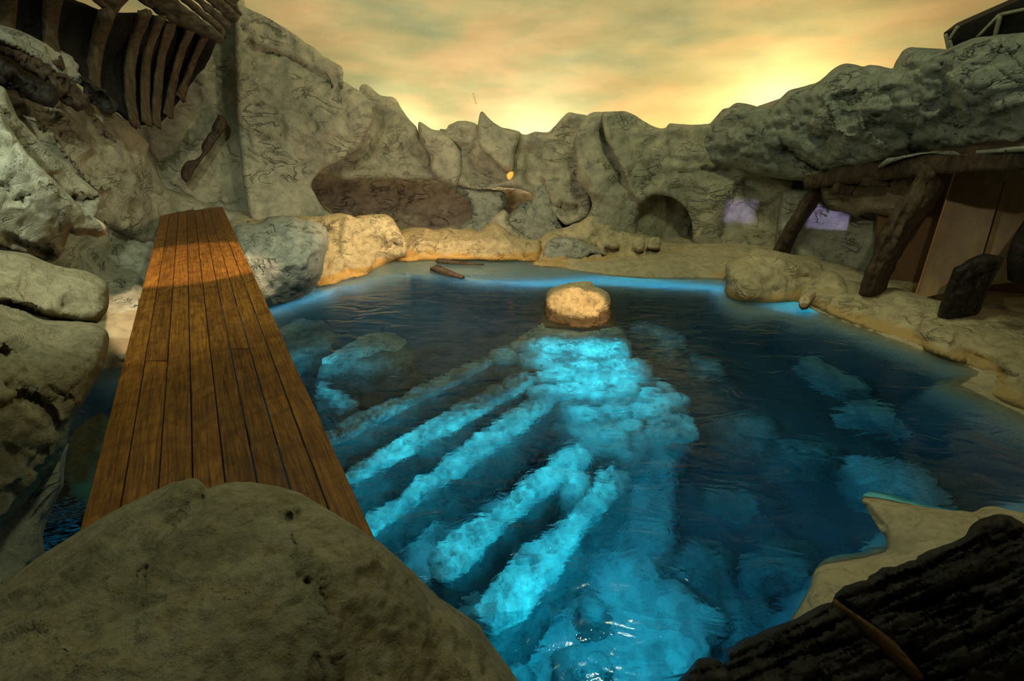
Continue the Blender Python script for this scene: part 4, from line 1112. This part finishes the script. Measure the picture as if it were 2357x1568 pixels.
gl = 'flat pale stones scattered on the dark basin floor'
for k, (lab, px) in enumerate((
    ('largest flat pale stone on the basin floor, beside the pointed rock', [(1955, 1048), (1990, 1042), (2060, 1052), (2100, 1055), (2150, 1090), (2200, 1140), (2212, 1172), (2130, 1170), (2060, 1155), (1990, 1120), (1960, 1080)]),
    ('flat pale stone on the basin floor towards the right bank', [(1938, 930), (1960, 915), (2010, 915), (2060, 930), (2100, 960), (2124, 985), (2115, 1000), (2060, 975), (2000, 958), (1950, 945)]),
    ('ragged flat pale stone just right of the island', [(1450, 745), (1500, 742), (1580, 770), (1575, 790), (1545, 805), (1512, 795), (1520, 780), (1470, 765)]),
    ('small flat pale stone right of the submerged slabs', [(1585, 815), (1640, 818), (1665, 830), (1660, 845), (1620, 842), (1592, 828)]),
    ('dim flat stone in the dark water near the right bank', [(1830, 825), (1880, 810), (1900, 822), (1960, 860), (2020, 890), (1960, 895), (1880, 860)]),
    ('faint flat stone below the pinkish reflections', [(1600, 1130), (1660, 1110), (1740, 1120), (1760, 1160), (1700, 1190), (1620, 1170)]))):
    UW('basin_stone', lab, px, -1.55 if k == 5 else -1.3, -1.9, M['uw_dark'] if k == 5 else M['uw_pale'], 'stone', gl, seed=92 + k, amp=0.04, flare=0.1, R=0.2, step=0.07)
for k, (lab, px) in enumerate((
    ('dark pointed stone standing on the near pale terrace', [(1330, 1400), (1345, 1360), (1370, 1340), (1385, 1360), (1395, 1400), (1395, 1430), (1350, 1432)]),
    ('dark ragged stone at the bottom of the near pale terrace', [(1290, 1520), (1300, 1480), (1330, 1470), (1350, 1500), (1390, 1490), (1420, 1530), (1400, 1560), (1330, 1568)]),
    ('dark stone in the near corner below the large foreground boulder', [(1140, 1520), (1180, 1500), (1230, 1530), (1220, 1580), (1160, 1590)]),
    ('dark block under the water against the near boulder', [(880, 1215), (910, 1220), (935, 1250), (940, 1290), (910, 1290), (870, 1250)]))):
    UW('sunken_stone', lab, px, -1.0, -1.9, M['uw_dark'], 'stone', seed=100 + k, amp=0.05, flare=0.12, R=0.12, step=0.05)
UW('submerged_ledge', 'dim pale ledge under the water left of the walkway', [(155, 1010), (190, 960), (240, 940), (262, 985), (250, 1040), (235, 1090), (200, 1125), (150, 1110), (145, 1060)], -0.3, -1.5, M['sand'], seed=105, amp=0.04, flare=0.0, R=0.15)

for k, (lab, px) in enumerate((
    ('dark rough boulder on the deep floor just right of the pale near terrace', [(1560, 1230), (1620, 1215), (1680, 1250), (1700, 1310), (1640, 1330), (1570, 1310)]),
    ('dark rough boulder on the deep floor towards the pointed rock', [(1720, 1260), (1800, 1230), (1880, 1250), (1900, 1300), (1830, 1330), (1740, 1320)]),
    ('dark rough boulder on the deep floor left of the charred beam', [(1680, 1360), (1760, 1350), (1800, 1390), (1770, 1440), (1690, 1440)]),
    ('dark rough boulder on the deep floor right of the broad submerged slab', [(1640, 950), (1720, 930), (1800, 960), (1790, 1010), (1700, 1020), (1650, 1000)]),
    ('dark rough boulder on the deep floor between the two flat pale stones at right', [(1780, 1010), (1860, 985), (1930, 1010), (1940, 1050), (1870, 1070), (1800, 1060)]))):
    UW('sunken_boulder', lab, px, -1.35, -1.95, M['uw_dark'], 'boulder', seed=180 + k, amp=0.09, flare=0.2, R=0.3, drop=0.2, step=0.07, jag=0.1)

# drain grille
G0 = empty('drain_grille', tuple(under(160, 1210, -0.75)))
tag(G0, 'dark drain grille of thin slats under the water left of the walkway', 'grille')
for k in range(18):
    y0 = 1138 + k * 8.4
    a = under(60, y0 + 34, -0.7); b = under(250, y0 - 14, -0.7)
    timber('slat', [a, b], 0.007, 0.03, M['slat'], G0, amp=0, rag=0, seg=4, step=0.5, square=1)
q = [under(x, y, -0.74) for x, y in ((50, 1120), (260, 1090), (240, 1330), (40, 1330))]
box_mesh('backplate', [tuple(p - np.array([0, 0, 0.06])) for p in q] + [tuple(p) for p in q], M['black'], G0)

# ------------------------------------------------------------------ floating sticks and scraps of wood
def stickpx(name, label, pp, z, wd, dp, mat, cat='driftwood', **k):
    o = timber(name, [at_z(x, y, z) for x, y in pp], wd, dp, mat, **k)
    return tag(o, label, cat)
stickpx('driftwood_branch', 'thin dark branch lying on the shallow sand of the far pool edge', [(1006, 601), (1020, 602), (1060, 606), (1112, 609)], 0.04, [0.16, 0.09, 0.05], [0.10, 0.06, 0.03], M['oldwood'], seed=3)
stickpx('driftwood_log', 'short dark log floating at the far edge of the pool', [(1000, 618), (1020, 625), (1045, 633), (1066, 639)], 0.03, [0.22, 0.20, 0.10], [0.14, 0.12, 0.06], M['oldwood'], seed=4)
o = timber('wood_scrap', [at_y(814, 495, 10.9), at_y(842, 488, 10.8)], 0.12, 0.08, M['oldwood'], seed=5)
tag(o, 'small brown wood scrap on top of the warm-lit sandy rock', 'wood')

# ------------------------------------------------------------------ plank walkway
def walkway():
    z = 1.2
    L0, L1_ = at_z(180, 1225, z)[:2], at_z(375, 480, z)[:2]
    R0, R1_ = at_z(860, 1230, z)[:2], at_z(512.5, 477, z)[:2]
    # straight edges, extended towards the viewer beneath the boulder
    dl = L1_ - L0; dl /= np.linalg.norm(dl); drr = R1_ - R0; drr /= np.linalg.norm(drr)
    L0 = L0 - dl * 0.35; R0 = R0 - drr * 0.35
    ctr = (L0 + R0 + L1_ + R1_) / 4
    ax = (L1_ + R1_) / 2 - (L0 + R0) / 2; ln = np.linalg.norm(ax); ax /= ln
    ang = math.atan2(ax[1], ax[0]) - math.pi / 2
    root = empty('plank_walkway', (ctr[0], ctr[1], z - 0.05)); root.rotation_euler = (0, 0, ang)
    tag(root, 'long brown plank walkway leading from the near boulder to the left bank', 'walkway')
    ca, sa = math.cos(-ang), math.sin(-ang)
    def loc(p):
        d = p - ctr
        return np.array([d[0] * ca - d[1] * sa, d[0] * sa + d[1] * ca])
    l0, l1, r0, r1 = loc(L0), loc(L1_), loc(R0), loc(R1_)
    def pt(u, v):
        a = l0 + (l1 - l0) * v; b = r0 + (r1 - r0) * v
        return a + (b - a) * u
    def v_of(py):
        # length parameter of a picture row on the walkway
        p = loc(at_z(440, py, z)[:2])
        return (p[1] - l0[1]) / (l1[1] - l0[1])
    joints = [[568, 607], [526, 800], [566], [679], [562], [777, 530], [559], [640]]
    joints = [sorted([v_of(j) for j in js]) for js in joints]
    edges = [0, 0.127, 0.26, 0.392, 0.517, 0.642, 0.762, 0.88, 1.0]
    n = 0
    for k in range(8):
        vs = [0.0] + joints[k] + [1.0]
        for a, b in zip(vs[:-1], vs[1:]):
            g = 0.0035; gv = 0.004 / ln * 1.0
            dz = random.uniform(-0.004, 0.004)
            corners = [(edges[k], a + gv), (edges[k + 1], a + gv), (edges[k + 1], b - gv), (edges[k], b - gv)]
            c2 = [pt(*c) for c in corners]
            c2[0] = c2[0] + (g, 0); c2[3] = c2[3] + (g, 0); c2[1] = c2[1] - (g, 0); c2[2] = c2[2] - (g, 0)
            m = 6
            V = []; Fc = []
            be = 0.004
            for i in range(m + 1):
                f = i / m
                lft = c2[0] + (c2[3] - c2[0]) * f; rgt = c2[1] + (c2[2] - c2[1]) * f
                wob = random.uniform(-0.0015, 0.0015)
                prof = [(lft[0], lft[1], 0.0), (lft[0], lft[1], 0.05 - be + dz), (lft[0] + be, lft[1], 0.05 + dz + wob), (rgt[0] - be, rgt[1], 0.05 + dz - wob), (rgt[0], rgt[1], 0.05 - be + dz), (rgt[0], rgt[1], 0.0)]
                V += prof
            for i in range(m):
                for j in range(6):
                    p = i * 6 + j; q_ = i * 6 + (j + 1) % 6
                    Fc.append((p, q_, q_ + 6, p + 6))
            Fc.append(tuple(range(5, -1, -1))); Fc.append(tuple(m * 6 + j for j in range(6)))
            me = bpy.data.meshes.new('plank'); me.from_pydata([tuple(map(float, v)) for v in V], [], Fc); me.update()
            me.materials.append(M['plank'])
            ob = bpy.data.objects.new('plank', me); COL.objects.link(ob); ob.parent = root
            n += 1
    # bearers beneath
    for f in (0.12, 0.38, 0.64, 0.95):
        a, b = pt(0.03, f), pt(0.97, f)
        v8 = []
        for zz in (-0.11, 0.0):
            for (p, s) in ((a, -0.05), (b, -0.05), (b, 0.05), (a, 0.05)):
                v8.append((p[0], p[1] + s, zz))
        me = bpy.data.meshes.new('bearer'); me.from_pydata(v8, [], [(3, 2, 1, 0), (4, 5, 6, 7), (0, 1, 5, 4), (1, 2, 6, 5), (2, 3, 7, 6), (3, 0, 4, 7)])
        me.materials.append(M['oldwood'])
        ob = bpy.data.objects.new('bearer', me); COL.objects.link(ob); ob.parent = root
walkway()

# ------------------------------------------------------------------ foreground boulder
T('foreground_boulder', 'huge rough yellowish boulder filling the near left corner', 'boulder',
  [(-80, 1410), (0, 1348), (50, 1310), (100, 1274), (180, 1225), (250, 1182), (330, 1142), (400, 1109), (425, 1106), (445, 1098), (462, 1106), (472, 1118), (474, 1126), (500, 1116), (535, 1109), (580, 1110), (640, 1120), (690, 1133), (716, 1150),
   (770, 1182), (830, 1218), (880, 1252), (950, 1315), (1010, 1375), (1050, 1402), (1080, 1422), (1105, 1440), (1125, 1475), (1160, 1520), (1195, 1570), (1250, 1660), (-80, 1660)],
  [(445, 1100, 1.62), (560, 1112, 1.66), (800, 1200, 1.48), (880, 1252, 1.42), (1000, 1370, 1.40), (1190, 1568, 1.22), (600, 1568, 0.80), (100, 1568, 0.74), (0, 1350, 1.20), (250, 1185, 1.5), (500, 1300, 1.15), (800, 1400, 1.10)],
  mat=M['near'], R=60, T=0.18, thick=0.6, amp=0.022, freq=4.5, chip=1.0, seed=110, step=7, folds=14, fang=(-0.4, 0.6), fdep=(0.004, 0.012), fln=(20, 80),
  strokes=[('fold', [(474, 1124), (466, 1160), (430, 1185), (400, 1200), (385, 1230)], 60, 0.10), ('fold', [(640, 1195), (655, 1178), (690, 1165), (698, 1170)], 14, -0.05), ('groove', [(645, 1190), (670, 1180)], 8, 0.03),
           ('fold', [(840, 1235), (850, 1245), (860, 1262)], 10, -0.03), ('groove', [(325, 1300), (330, 1320), (335, 1345)], 5, 0.02), ('fold', [(665, 1210), (700, 1260), (735, 1300), (745, 1360), (775, 1440), (790, 1568)], 50, -0.06),
           ('groove', [(700, 1335), (715, 1345)], 9, 0.03)])

# ------------------------------------------------------------------ near right rock and charred beams
T('pointed_rock', 'pale flat rock with a pointed tip at the near right edge of the pool', 'rock',
  [(1981, 1152), (1986, 1145), (2000, 1146), (2030, 1150), (2080, 1160), (2130, 1168), (2200, 1176), (2245, 1179), (2262, 1168), (2280, 1164), (2310, 1170), (2357, 1182), (2440, 1200), (2440, 1400), (2000, 1500), (1790, 1480), (1822, 1424), (1842, 1395),
   (1862, 1360), (1870, 1325), (1880, 1308), (1900, 1299), (1960, 1290), (2010, 1280), (2037, 1272), (2043, 1262), (2038, 1240), (2020, 1218), (2000, 1185)],
  [(1984, 1150, (0.10,)), (2245, 1180, (0.32,)), (2357, 1185, (0.4,)), (2042, 1260, (0.12,)), (1880, 1308, (0.14,)), (1822, 1424, (0.12,)), (2100, 1250, (0.30,)), (1950, 1350, (0.28,)), (2300, 1400, (0.45,)), (2000, 1480, (0.4,))],
  mat=M['dry'], R=22, T=0.12, thick=0.5, amp=0.022, freq=3.0, chip=0.4, seed=111, folds=5, fdep=(0.005, 0.02),
  strokes=[('fold', [(1990, 1150), (2020, 1190), (2045, 1230)], 16, 0.05), ('fold', [(2245, 1182), (2255, 1205), (2225, 1240)], 20, -0.06)])
LG = tag(empty('charred_beam', tuple(at_y(1900, 1500, 1.554))), 'massive charred black beam crossing the near right corner', 'beam')
def grain(x0, y0, x1, y1, n, rng, dep=0.02, wd=6):
    out = []
    for i in range(n):
        f = rng.random(); g = rng.random()
        cx = x0 + (x1 - x0) * f; cy = y0 + (y1 - y0) * f + g * 330 - 20
        L = rng.uniform(60, 220); a = -0.42 + rng.uniform(-0.06, 0.06)
        out.append(('groove', [(cx - L * math.cos(a), cy - L * math.sin(a)), (cx - L * .3 * math.cos(a), cy - L * .3 * math.sin(a) + rng.uniform(-6, 6)), (cx + L * .4 * math.cos(a), cy + L * .4 * math.sin(a) + rng.uniform(-6, 6)), (cx + L * math.cos(a), cy + L * math.sin(a))], rng.uniform(0.6, 1.3) * wd, rng.uniform(0.4, 1) * dep))
    return out
rg = random.Random(9)
blob('beam_end', [(1540, 1590), (1562, 1566), (1590, 1535), (1604, 1516), (1630, 1512), (1655, 1520), (1670, 1535), (1760, 1590), (1800, 1680), (1500, 1680)],
     [(1560, 1566, 1.273), (1640, 1515, 1.332), (1750, 1600, 1.199), (1520, 1660, 1.184)], M['char'], R=18, T=0.10, thick=0.4, amp=0.02, freq=7, chip=1, seed=112, parent=LG, strokes=grain(1560, 1540, 1760, 1500, 14, rg))
blob('beam_block', [(1668, 1520), (1672, 1498), (1690, 1484), (1712, 1470), (1740, 1462), (1760, 1450), (1800, 1435), (1830, 1425), (1880, 1397), (1905, 1387), (1925, 1388), (1960, 1415), (2000, 1460), (2060, 1505), (2100, 1550), (2140, 1600), (2140, 1680), (1700, 1680), (1665, 1560)],
     [(1672, 1500, 1.369), (1910, 1388, 1.517), (2100, 1550, 1.295), (1700, 1660, 1.110), (2120, 1670, 1.147), (1850, 1500, 1.295)], M['char'], R=20, T=0.10, thick=0.5, amp=0.022, freq=7, chip=1, seed=113, parent=LG, strokes=grain(1690, 1480, 2100, 1330, 46, rg), sm=0, jag=3)
blob('beam_block', [(1918, 1384), (1922, 1368), (1945, 1350), (1975, 1338), (1998, 1336), (2000, 1325), (2018, 1318), (2030, 1306), (2060, 1305), (2090, 1292), (2110, 1290), (2112, 1282), (2130, 1270), (2165, 1258), (2200, 1245), (2222, 1234), (2235, 1210), (2262, 1192), (2300, 1183),
      (2330, 1190), (2357, 1205), (2440, 1240), (2440, 1680), (2150, 1680), (2145, 1600), (2105, 1545), (2062, 1500), (2005, 1455), (1965, 1412), (1930, 1390)],
     [(1920, 1380, 1.517), (2020, 1315, 1.628), (2240, 1205, 1.813), (2400, 1225, 1.776), (2140, 1590, 1.273), (2420, 1660, 1.184), (2200, 1400, 1.480)], M['char'], R=20, T=0.10, thick=0.5, amp=0.026, freq=6, chip=1, seed=114, parent=LG, strokes=grain(1940, 1380, 2350, 1220, 55, rg), sm=0, jag=3)
tag(timber('yellow_seam', [at_y(x, y, yy) for x, y, yy in ((1915, 1386, 1.554), (1960, 1415, 1.480), (2000, 1457, 1.421), (2055, 1500, 1.362), (2085, 1530, 1.332), (2110, 1560, 1.295))], [0.02, 0.012, 0.02, 0.03], [0.06], M['brown'], LG, amp=0.01, seed=3, rag=0), 'thin ochre seam between the charred blocks')

# ------------------------------------------------------------------ leaning timbers under the overhang
def lean(label, pts, wd, dp, mat, seed, **k):
    o = timber('leaning_timber', [at_y(x, y, yy) for x, y, yy in pts], wd, dp, mat, seed=seed, up=(1, 0, 0.2), amp=0.03, seg=16, **k)
    return tag(o, label, 'timber')
def post(label, px, ct, mat, seed, R=26, T_=0.25, **k):
    return T('leaning_timber', label, 'timber', px, ct, mat=mat, R=R, T=T_, thick=0.35, amp=0.035, freq=3, chip=1, seed=seed, step=5, jag=3, sm=0, folds=0, shrink=0.15, **k)
def streaks(pts_a, pts_b, n, rng, dep=0.02, wd=3):
    out = []
    for i in range(n):
        f = rng.uniform(0.08, 0.92); a, b = sorted((rng.random(), rng.random()))
        m = [(1 - f) * np.array(p) + f * np.array(q) for p, q in zip(pts_a, pts_b)]
        L = resample(np.array(m), 15, closed=False, smooth=0); n_ = len(L)
        seg = L[int(a * n_):max(int(a * n_) + 3, int(b * n_))]
        if len(seg) > 2: out.append(('groove', seg, wd, dep * rng.uniform(0.5, 1.2)))
    return out
rs = random.Random(4)
post('curved dark timber leaning on the far shore behind the pale boulder', [(1776, 585), (1786, 560), (1811, 515), (1828, 490), (1846, 459), (1867, 431), (1881, 412), (1915, 415), (1909, 440), (1884, 466), (1867, 494), (1846, 525), (1828, 557), (1816, 592)],
     [(1797, 585, 10.2), (1845, 500, 10.1), (1895, 425, 9.95), (1800, 560, 10.15)], M['oldwood'], 11, R=18, strokes=streaks([(1780, 580), (1815, 515), (1881, 420)], [(1816, 585), (1865, 494), (1910, 430)], 12, rs))
post('tall brown timber rising from the right bank to the overhead beam', [(1975, 682), (1982, 648), (1989, 624), (2010, 589), (2021, 546), (2056, 483), (2091, 434), (2109, 405), (2119, 375), (2196, 375), (2175, 427), (2147, 483), (2098, 546), (2067, 603), (2049, 638), (2037, 673), (2021, 688), (1996, 693)],
     [(2010, 685, 7.3), (2040, 580, 7.25), (2110, 460, 7.25), (2160, 380, 7.25), (1985, 660, 7.3)], M['oldwood'], 12, R=34, T_=0.3, strokes=streaks([(1980, 680), (2015, 560), (2119, 385)], [(2045, 680), (2090, 560), (2190, 385)], 20, rs, 0.03) + [('fold', [(2020, 545), (2060, 548), (2100, 545)], 8, 0.03), ('fold', [(2005, 600), (2040, 603), (2068, 600)], 8, 0.03)])
post('short thick charred timber stump on the right bank', [(2154, 738), (2161, 708), (2179, 662), (2184, 641), (2196, 617), (2231, 596), (2260, 583), (2302, 589), (2312, 594), (2302, 617), (2284, 648), (2267, 687), (2253, 722), (2245, 728), (2210, 738), (2182, 745)],
     [(2180, 735, 6.4), (2240, 730, 6.35), (2230, 650, 6.3), (2300, 592, 6.35)], M['char'], 13, R=22, T_=0.2, strokes=streaks([(2160, 735), (2185, 640), (2240, 590)], [(2245, 728), (2284, 650), (2305, 595)], 18, rs, 0.03))
lean('dark timber cut off by the right edge of the picture', [(2345, 640, 6.1), (2350, 590, 6.1), (2372, 540, 6.1), (2420, 490, 6.1)], [0.2, 0.24, 0.3], [0.2, 0.26, 0.32], M['char'], 14)
BM = timber('overhead_beam', [at_y(x, y, yy) for x, y, yy in ((1860, 421, 10.0), (1950, 402, 9.2), (2050, 388, 8.5), (2180, 370, 7.3), (2300, 362, 6.5), (2440, 352, 5.9))], [0.26, 0.36, 0.36, 0.36], [0.24, 0.40, 0.36, 0.36], M['oldwood'], seed=15, amp=0.03, seg=16)
tag(BM, 'long dark beam carrying the rock overhang on the right', 'beam')
for lab, p0, p1, w_ in (('short timber stub under the overhead beam, next to the curved timber', (1918, 428, 9.3), (1965, 436, 9.2), 0.26), ('timber stub under the overhead beam between the two tall timbers', (1985, 418, 8.7), (2050, 420, 8.5), 0.16)):
    tag(timber('timber_stub', [at_y(*p0), at_y(*p1)], w_, w_, M['oldwood'], seed=16, amp=0.03), lab, 'timber')

# interior behind the timbers
def quad_slab(name, px, thick, mat, parent=None):
    f = [at_y(x, y, yy) for x, y, yy in px]
    n = np.cross(f[1] - f[0], f[3] - f[0]); n /= np.linalg.norm(n)
    if n @ (f[0] - np.array([0, 0, CAM_H])) < 0: n = -n
    return box_mesh(name, [tuple(p) for p in f] + [tuple(p + n * thick) for p in f], mat, parent)
o = quad_slab('wall_right', [(2035, 350, 9.6), (2560, 330, 8.2), (2560, 800, 7.2), (2000, 720, 8.9)], 0.15, M['brown'])
tag(o, 'brown interior wall behind the leaning timbers', kind='structure')
PN = tag(empty('reflected_panel', tuple(at_y(2200, 600, 7.8))), 'tan sheets with a copper edge standing in for a panel reflected in the glass', 'reflection')
quad_slab('sheet', [(2201, 390, 8.0), (2318, 392, 7.6), (2240, 660, 7.2), (2105, 690, 7.6)], 0.03, M['tan'], PN)  # a reflection in the glass, built as solid sheets behind the timbers
quad_slab('sheet', [(2322, 392, 7.6), (2440, 394, 7.2), (2420, 640, 6.9), (2244, 660, 7.2)], 0.03, M['tan'], PN)
tag(timber('edge_strip', [at_y(2200, 389, 7.97), at_y(2104, 690, 7.57)], 0.018, 0.03, M['copper'], PN, amp=0, rag=0, seg=6), 'bright copper edge line of the reflected panel')

# ------------------------------------------------------------------ shipwreck at upper left
HL = tag(empty('shipwreck_hull', tuple(at_y(250, 280, 9.0))), 'dark broken ship hull with curved ribs jutting from the upper left rock', 'shipwreck')
ribs = [
    [(12, -30), (14, 30), (10, 60), (8, 100)],
    [(125, -20), (118, 30), (114, 71), (118, 107), (128, 150)],
    [(246, 30), (234, 62), (224, 95), (216, 143), (214, 190), (222, 225)],
    [(334, 28), (322, 60), (309, 95), (299, 150), (299, 229), (311, 290)],
    [(370, 40), (357, 70), (345, 100), (334, 157), (334, 240), (339, 287)],
    [(394, 52), (383, 85), (374, 120), (365, 190), (361, 240), (361, 290)],
    [(440, 66), (424, 100), (411, 136), (397, 200), (390, 240), (387, 266)],
    [(470, 86), (456, 112), (443, 140), (428, 190), (420, 210), (415, 228)]]
rdep = [7.0, 7.6, 8.3, 8.9, 9.3, 9.7, 10.1, 10.5]
rw = [0.14, 0.09, 0.12, 0.08, 0.065, 0.05, 0.06, 0.055]
for i, r in enumerate(ribs):
    n = len(r)
    pts = [at_y(x, y, rdep[i] + 0.35 * math.sin(math.pi * k / (n - 1))) for k, (x, y) in enumerate(r)]
    timber('rib', pts, [rw[i] * 1.1, rw[i] * 0.9, rw[i], rw[i] * 0.7], [0.2], M['rib'], HL, up=(0, 1, 0), seed=20 + i, amp=0.01)
# hull strakes between the ribs, each stopping on its own
ext = [[(-90, -30), (-90, 90)]] + ribs + [[(500, 90), (492, 115), (470, 160), (457, 170)]]
edep = [6.6] + rdep + [10.9]
for i in range(len(ext) - 1):
    a = resample(ext[i], 14, closed=False, smooth=0) if len(ext[i]) > 2 else np.array(ext[i], float)
    b = resample(ext[i + 1], 14, closed=False, smooth=0) if len(ext[i + 1]) > 2 else np.array(ext[i + 1], float)
    poly = [tuple(p) for p in a] + [tuple(p) for p in b[::-1]]
    ad, bd = edep[i] + 0.25, edep[i + 1] + 0.1
    ct = [(a[0][0], a[0][1], ad), (a[-1][0], a[-1][1], ad), (b[0][0], b[0][1], bd), (b[-1][0], b[-1][1], bd), ((a[len(a) // 2][0] + b[len(b) // 2][0]) / 2, (a[len(a) // 2][1] + b[len(b) // 2][1]) / 2, (ad + bd) / 2 + 0.35)]
    blob('hull_plank', poly, ct, M['hull'], R=8, T=0.05, thick=0.08, amp=0.01, freq=4, seed=120 + i, parent=HL, shrink=0.0, sm=0)
# broken deck boards above
deck = [
    [(290, -30), (370, -30), (440, 26), (513, 82), (519, 95), (512, 102), (497, 98), (470, 86), (400, 54), (357, 28), (320, 5)],
    [(375, -30), (406, -30), (470, 24), (515, 64), (520, 78), (516, 83)],
    [(411, -30), (438, -30), (490, 18), (534, 56), (524, 68), (516, 62)],
    [(443, -30), (478, -30), (520, 8), (553, 38), (545, 50), (537, 55)],
    [(483, -30), (560, -30), (556, -5), (545, 12), (557, 30), (554, 37)],
    [(190, -30), (285, -30), (300, -2), (268, 30), (262, 45), (250, 40), (240, 22), (215, 5)]]
for i, p in enumerate(deck):
    xs = [q[0] for q in p]; ys = [q[1] for q in p]
    base = [9.6, 9.9, 10.1, 10.3, 10.5, 8.4][i]
    blob('deck_board', p, [(min(xs), min(ys), base - 0.5), (max(xs), min(ys), base), (max(xs), max(ys), base + 0.2), (min(xs), max(ys), base - 0.1)], M['deck'], R=4, T=0.03, thick=0.12, amp=0.008, facet=0, freq=4, seed=130 + i, parent=HL, sm=0, jag=4,
         strokes=[('groove', [(p[0][0] + 30, -20), (p[0][0] + 90, 40), (p[0][0] + 120, 80)], 2.5, 0.05)])
# timber ledge below the hull
T('rock_ledge', 'pale rock ledge above the stacked wreck timbers at far left', 'rock',
  [(-60, 30), (0, 57), (35, 66), (71, 82), (115, 106), (157, 125), (170, 132), (168, 140), (182, 147), (184, 156), (175, 162), (188, 172), (189, 196), (160, 185), (120, 165), (60, 125), (0, 95), (-60, 70)],
  [(-60, 40, 6.5), (71, 82, 7.3), (185, 160, 8.1), (120, 165, 7.4), (-60, 70, 6.3)], mat=M['grey'], R=12, T=0.15, thick=0.4, amp=0.04, freq=2.5, seed=140, folds=4)
for k, (p, dd, lab) in enumerate((
    ([(-60, 70), (0, 92), (60, 122), (110, 150), (118, 172), (108, 190), (60, 160), (0, 125), (-60, 110)], 6.6, 'upper charred timber under the pale ledge at far left'),
    ([(-60, 120), (0, 130), (50, 170), (110, 190), (140, 212), (140, 232), (122, 247), (90, 240), (40, 215), (0, 200), (-60, 180)], 6.3, 'lowest thick charred timber at far left'),
    ([(100, 160), (140, 165), (180, 195), (205, 225), (206, 240), (192, 257), (170, 252), (140, 235), (115, 200)], 7.0, 'middle charred timber in the stack at far left'),
    ([(180, 172), (200, 180), (240, 205), (265, 232), (271, 250), (268, 262), (245, 260), (215, 245), (195, 215)], 7.5, 'charred timber sticking out furthest from the stack at far left'))):
    xs = [q[0] for q in p]; ys = [q[1] for q in p]
    T('charred_timber', lab, 'timber', p, [(min(xs), min(ys), dd), (max(xs), min(ys), dd + 0.5), (max(xs), max(ys), dd + 0.5), (min(xs), max(ys), dd - 0.1)], mat=M['char'] if k % 2 else M['oldwood'], R=14, T=0.20, thick=0.35, amp=0.05, freq=3, chip=1, facet=1.0, sm=0, seed=141 + k, folds=16, fang=(0.35, 0.6), fdep=(0.04, 0.10), fln=(40, 120), jag=9,
      group='charred timbers stacked below the hull')
# piece of timber set into the rock face
T('wall_timber', 'crooked dark timber fixed diagonally on the pale rock face below the hull', 'timber',
  [(505, 263), (514, 268), (521, 284), (519, 297), (507, 312), (500, 322), (488, 340), (478, 355), (468, 367), (455, 382), (446, 396), (438, 412), (430, 419), (420, 412), (416, 398), (417, 386), (428, 374), (445, 370), (458, 362), (466, 352), (463, 338), (470, 322), (478, 312), (488, 305), (487, 288), (495, 275)],
  [(510, 270, 11.9), (440, 410, 11.1), (420, 385, 11.2), (515, 300, 11.8)], mat=M['oldwood'], R=7, T=0.12, thick=0.3, amp=0.03, freq=4, seed=150, step=4, sm=0, jag=4, chip=1,
  strokes=[('fold', [(486, 300), (500, 303), (515, 310)], 10, 0.12)])
# glowing shard standing in for lamplight through a hole in the rock
T('amber_shard', 'tiny glowing orange shard standing in for a lamplit hole in the back rock wall', 'glowing shard',
  [(1166, 402), (1172, 396), (1181, 394), (1182, 402), (1178, 410), (1172, 415), (1167, 410)], [(1170, 398, 12.5), (1180, 398, 12.5), (1174, 412, 12.45)], mat=M['amber'], R=5, T=0.05, thick=0.1, amp=0, seed=151, step=3, jag=0)

# ------------------------------------------------------------------ black lighting gantry at upper right
GN = tag(empty('lighting_gantry', tuple(at_y(2300, 90, 8.2))), 'black gantry box with pale diagonal bars above the right rock overhang', 'gantry')
quad_slab('backboard', [(2172, 76, 8.9), (2440, -40, 7.6), (2440, 160, 7.6), (2182, 125, 8.9)], 0.3, M['black'], GN)
for a, b, w_ in (((2176, 78), (2184, 115), .05), ((2206, 60), (2185, 92), .05), ((2185, 92), (2192, 115), .05), ((2302, 33), (2250, 86), .05), ((2304, 33), (2290, 86), .06), ((2304, 33), (2420, 8), .05)):
    da = 8.75 - (a[0] - 2172) * 0.0045; db = 8.75 - (b[0] - 2172) * 0.0045
    timber('bar', [at_y(a[0], a[1], da), at_y(b[0], b[1], db)], w_, w_, M['bar'], GN, amp=0, rag=0, seg=6)
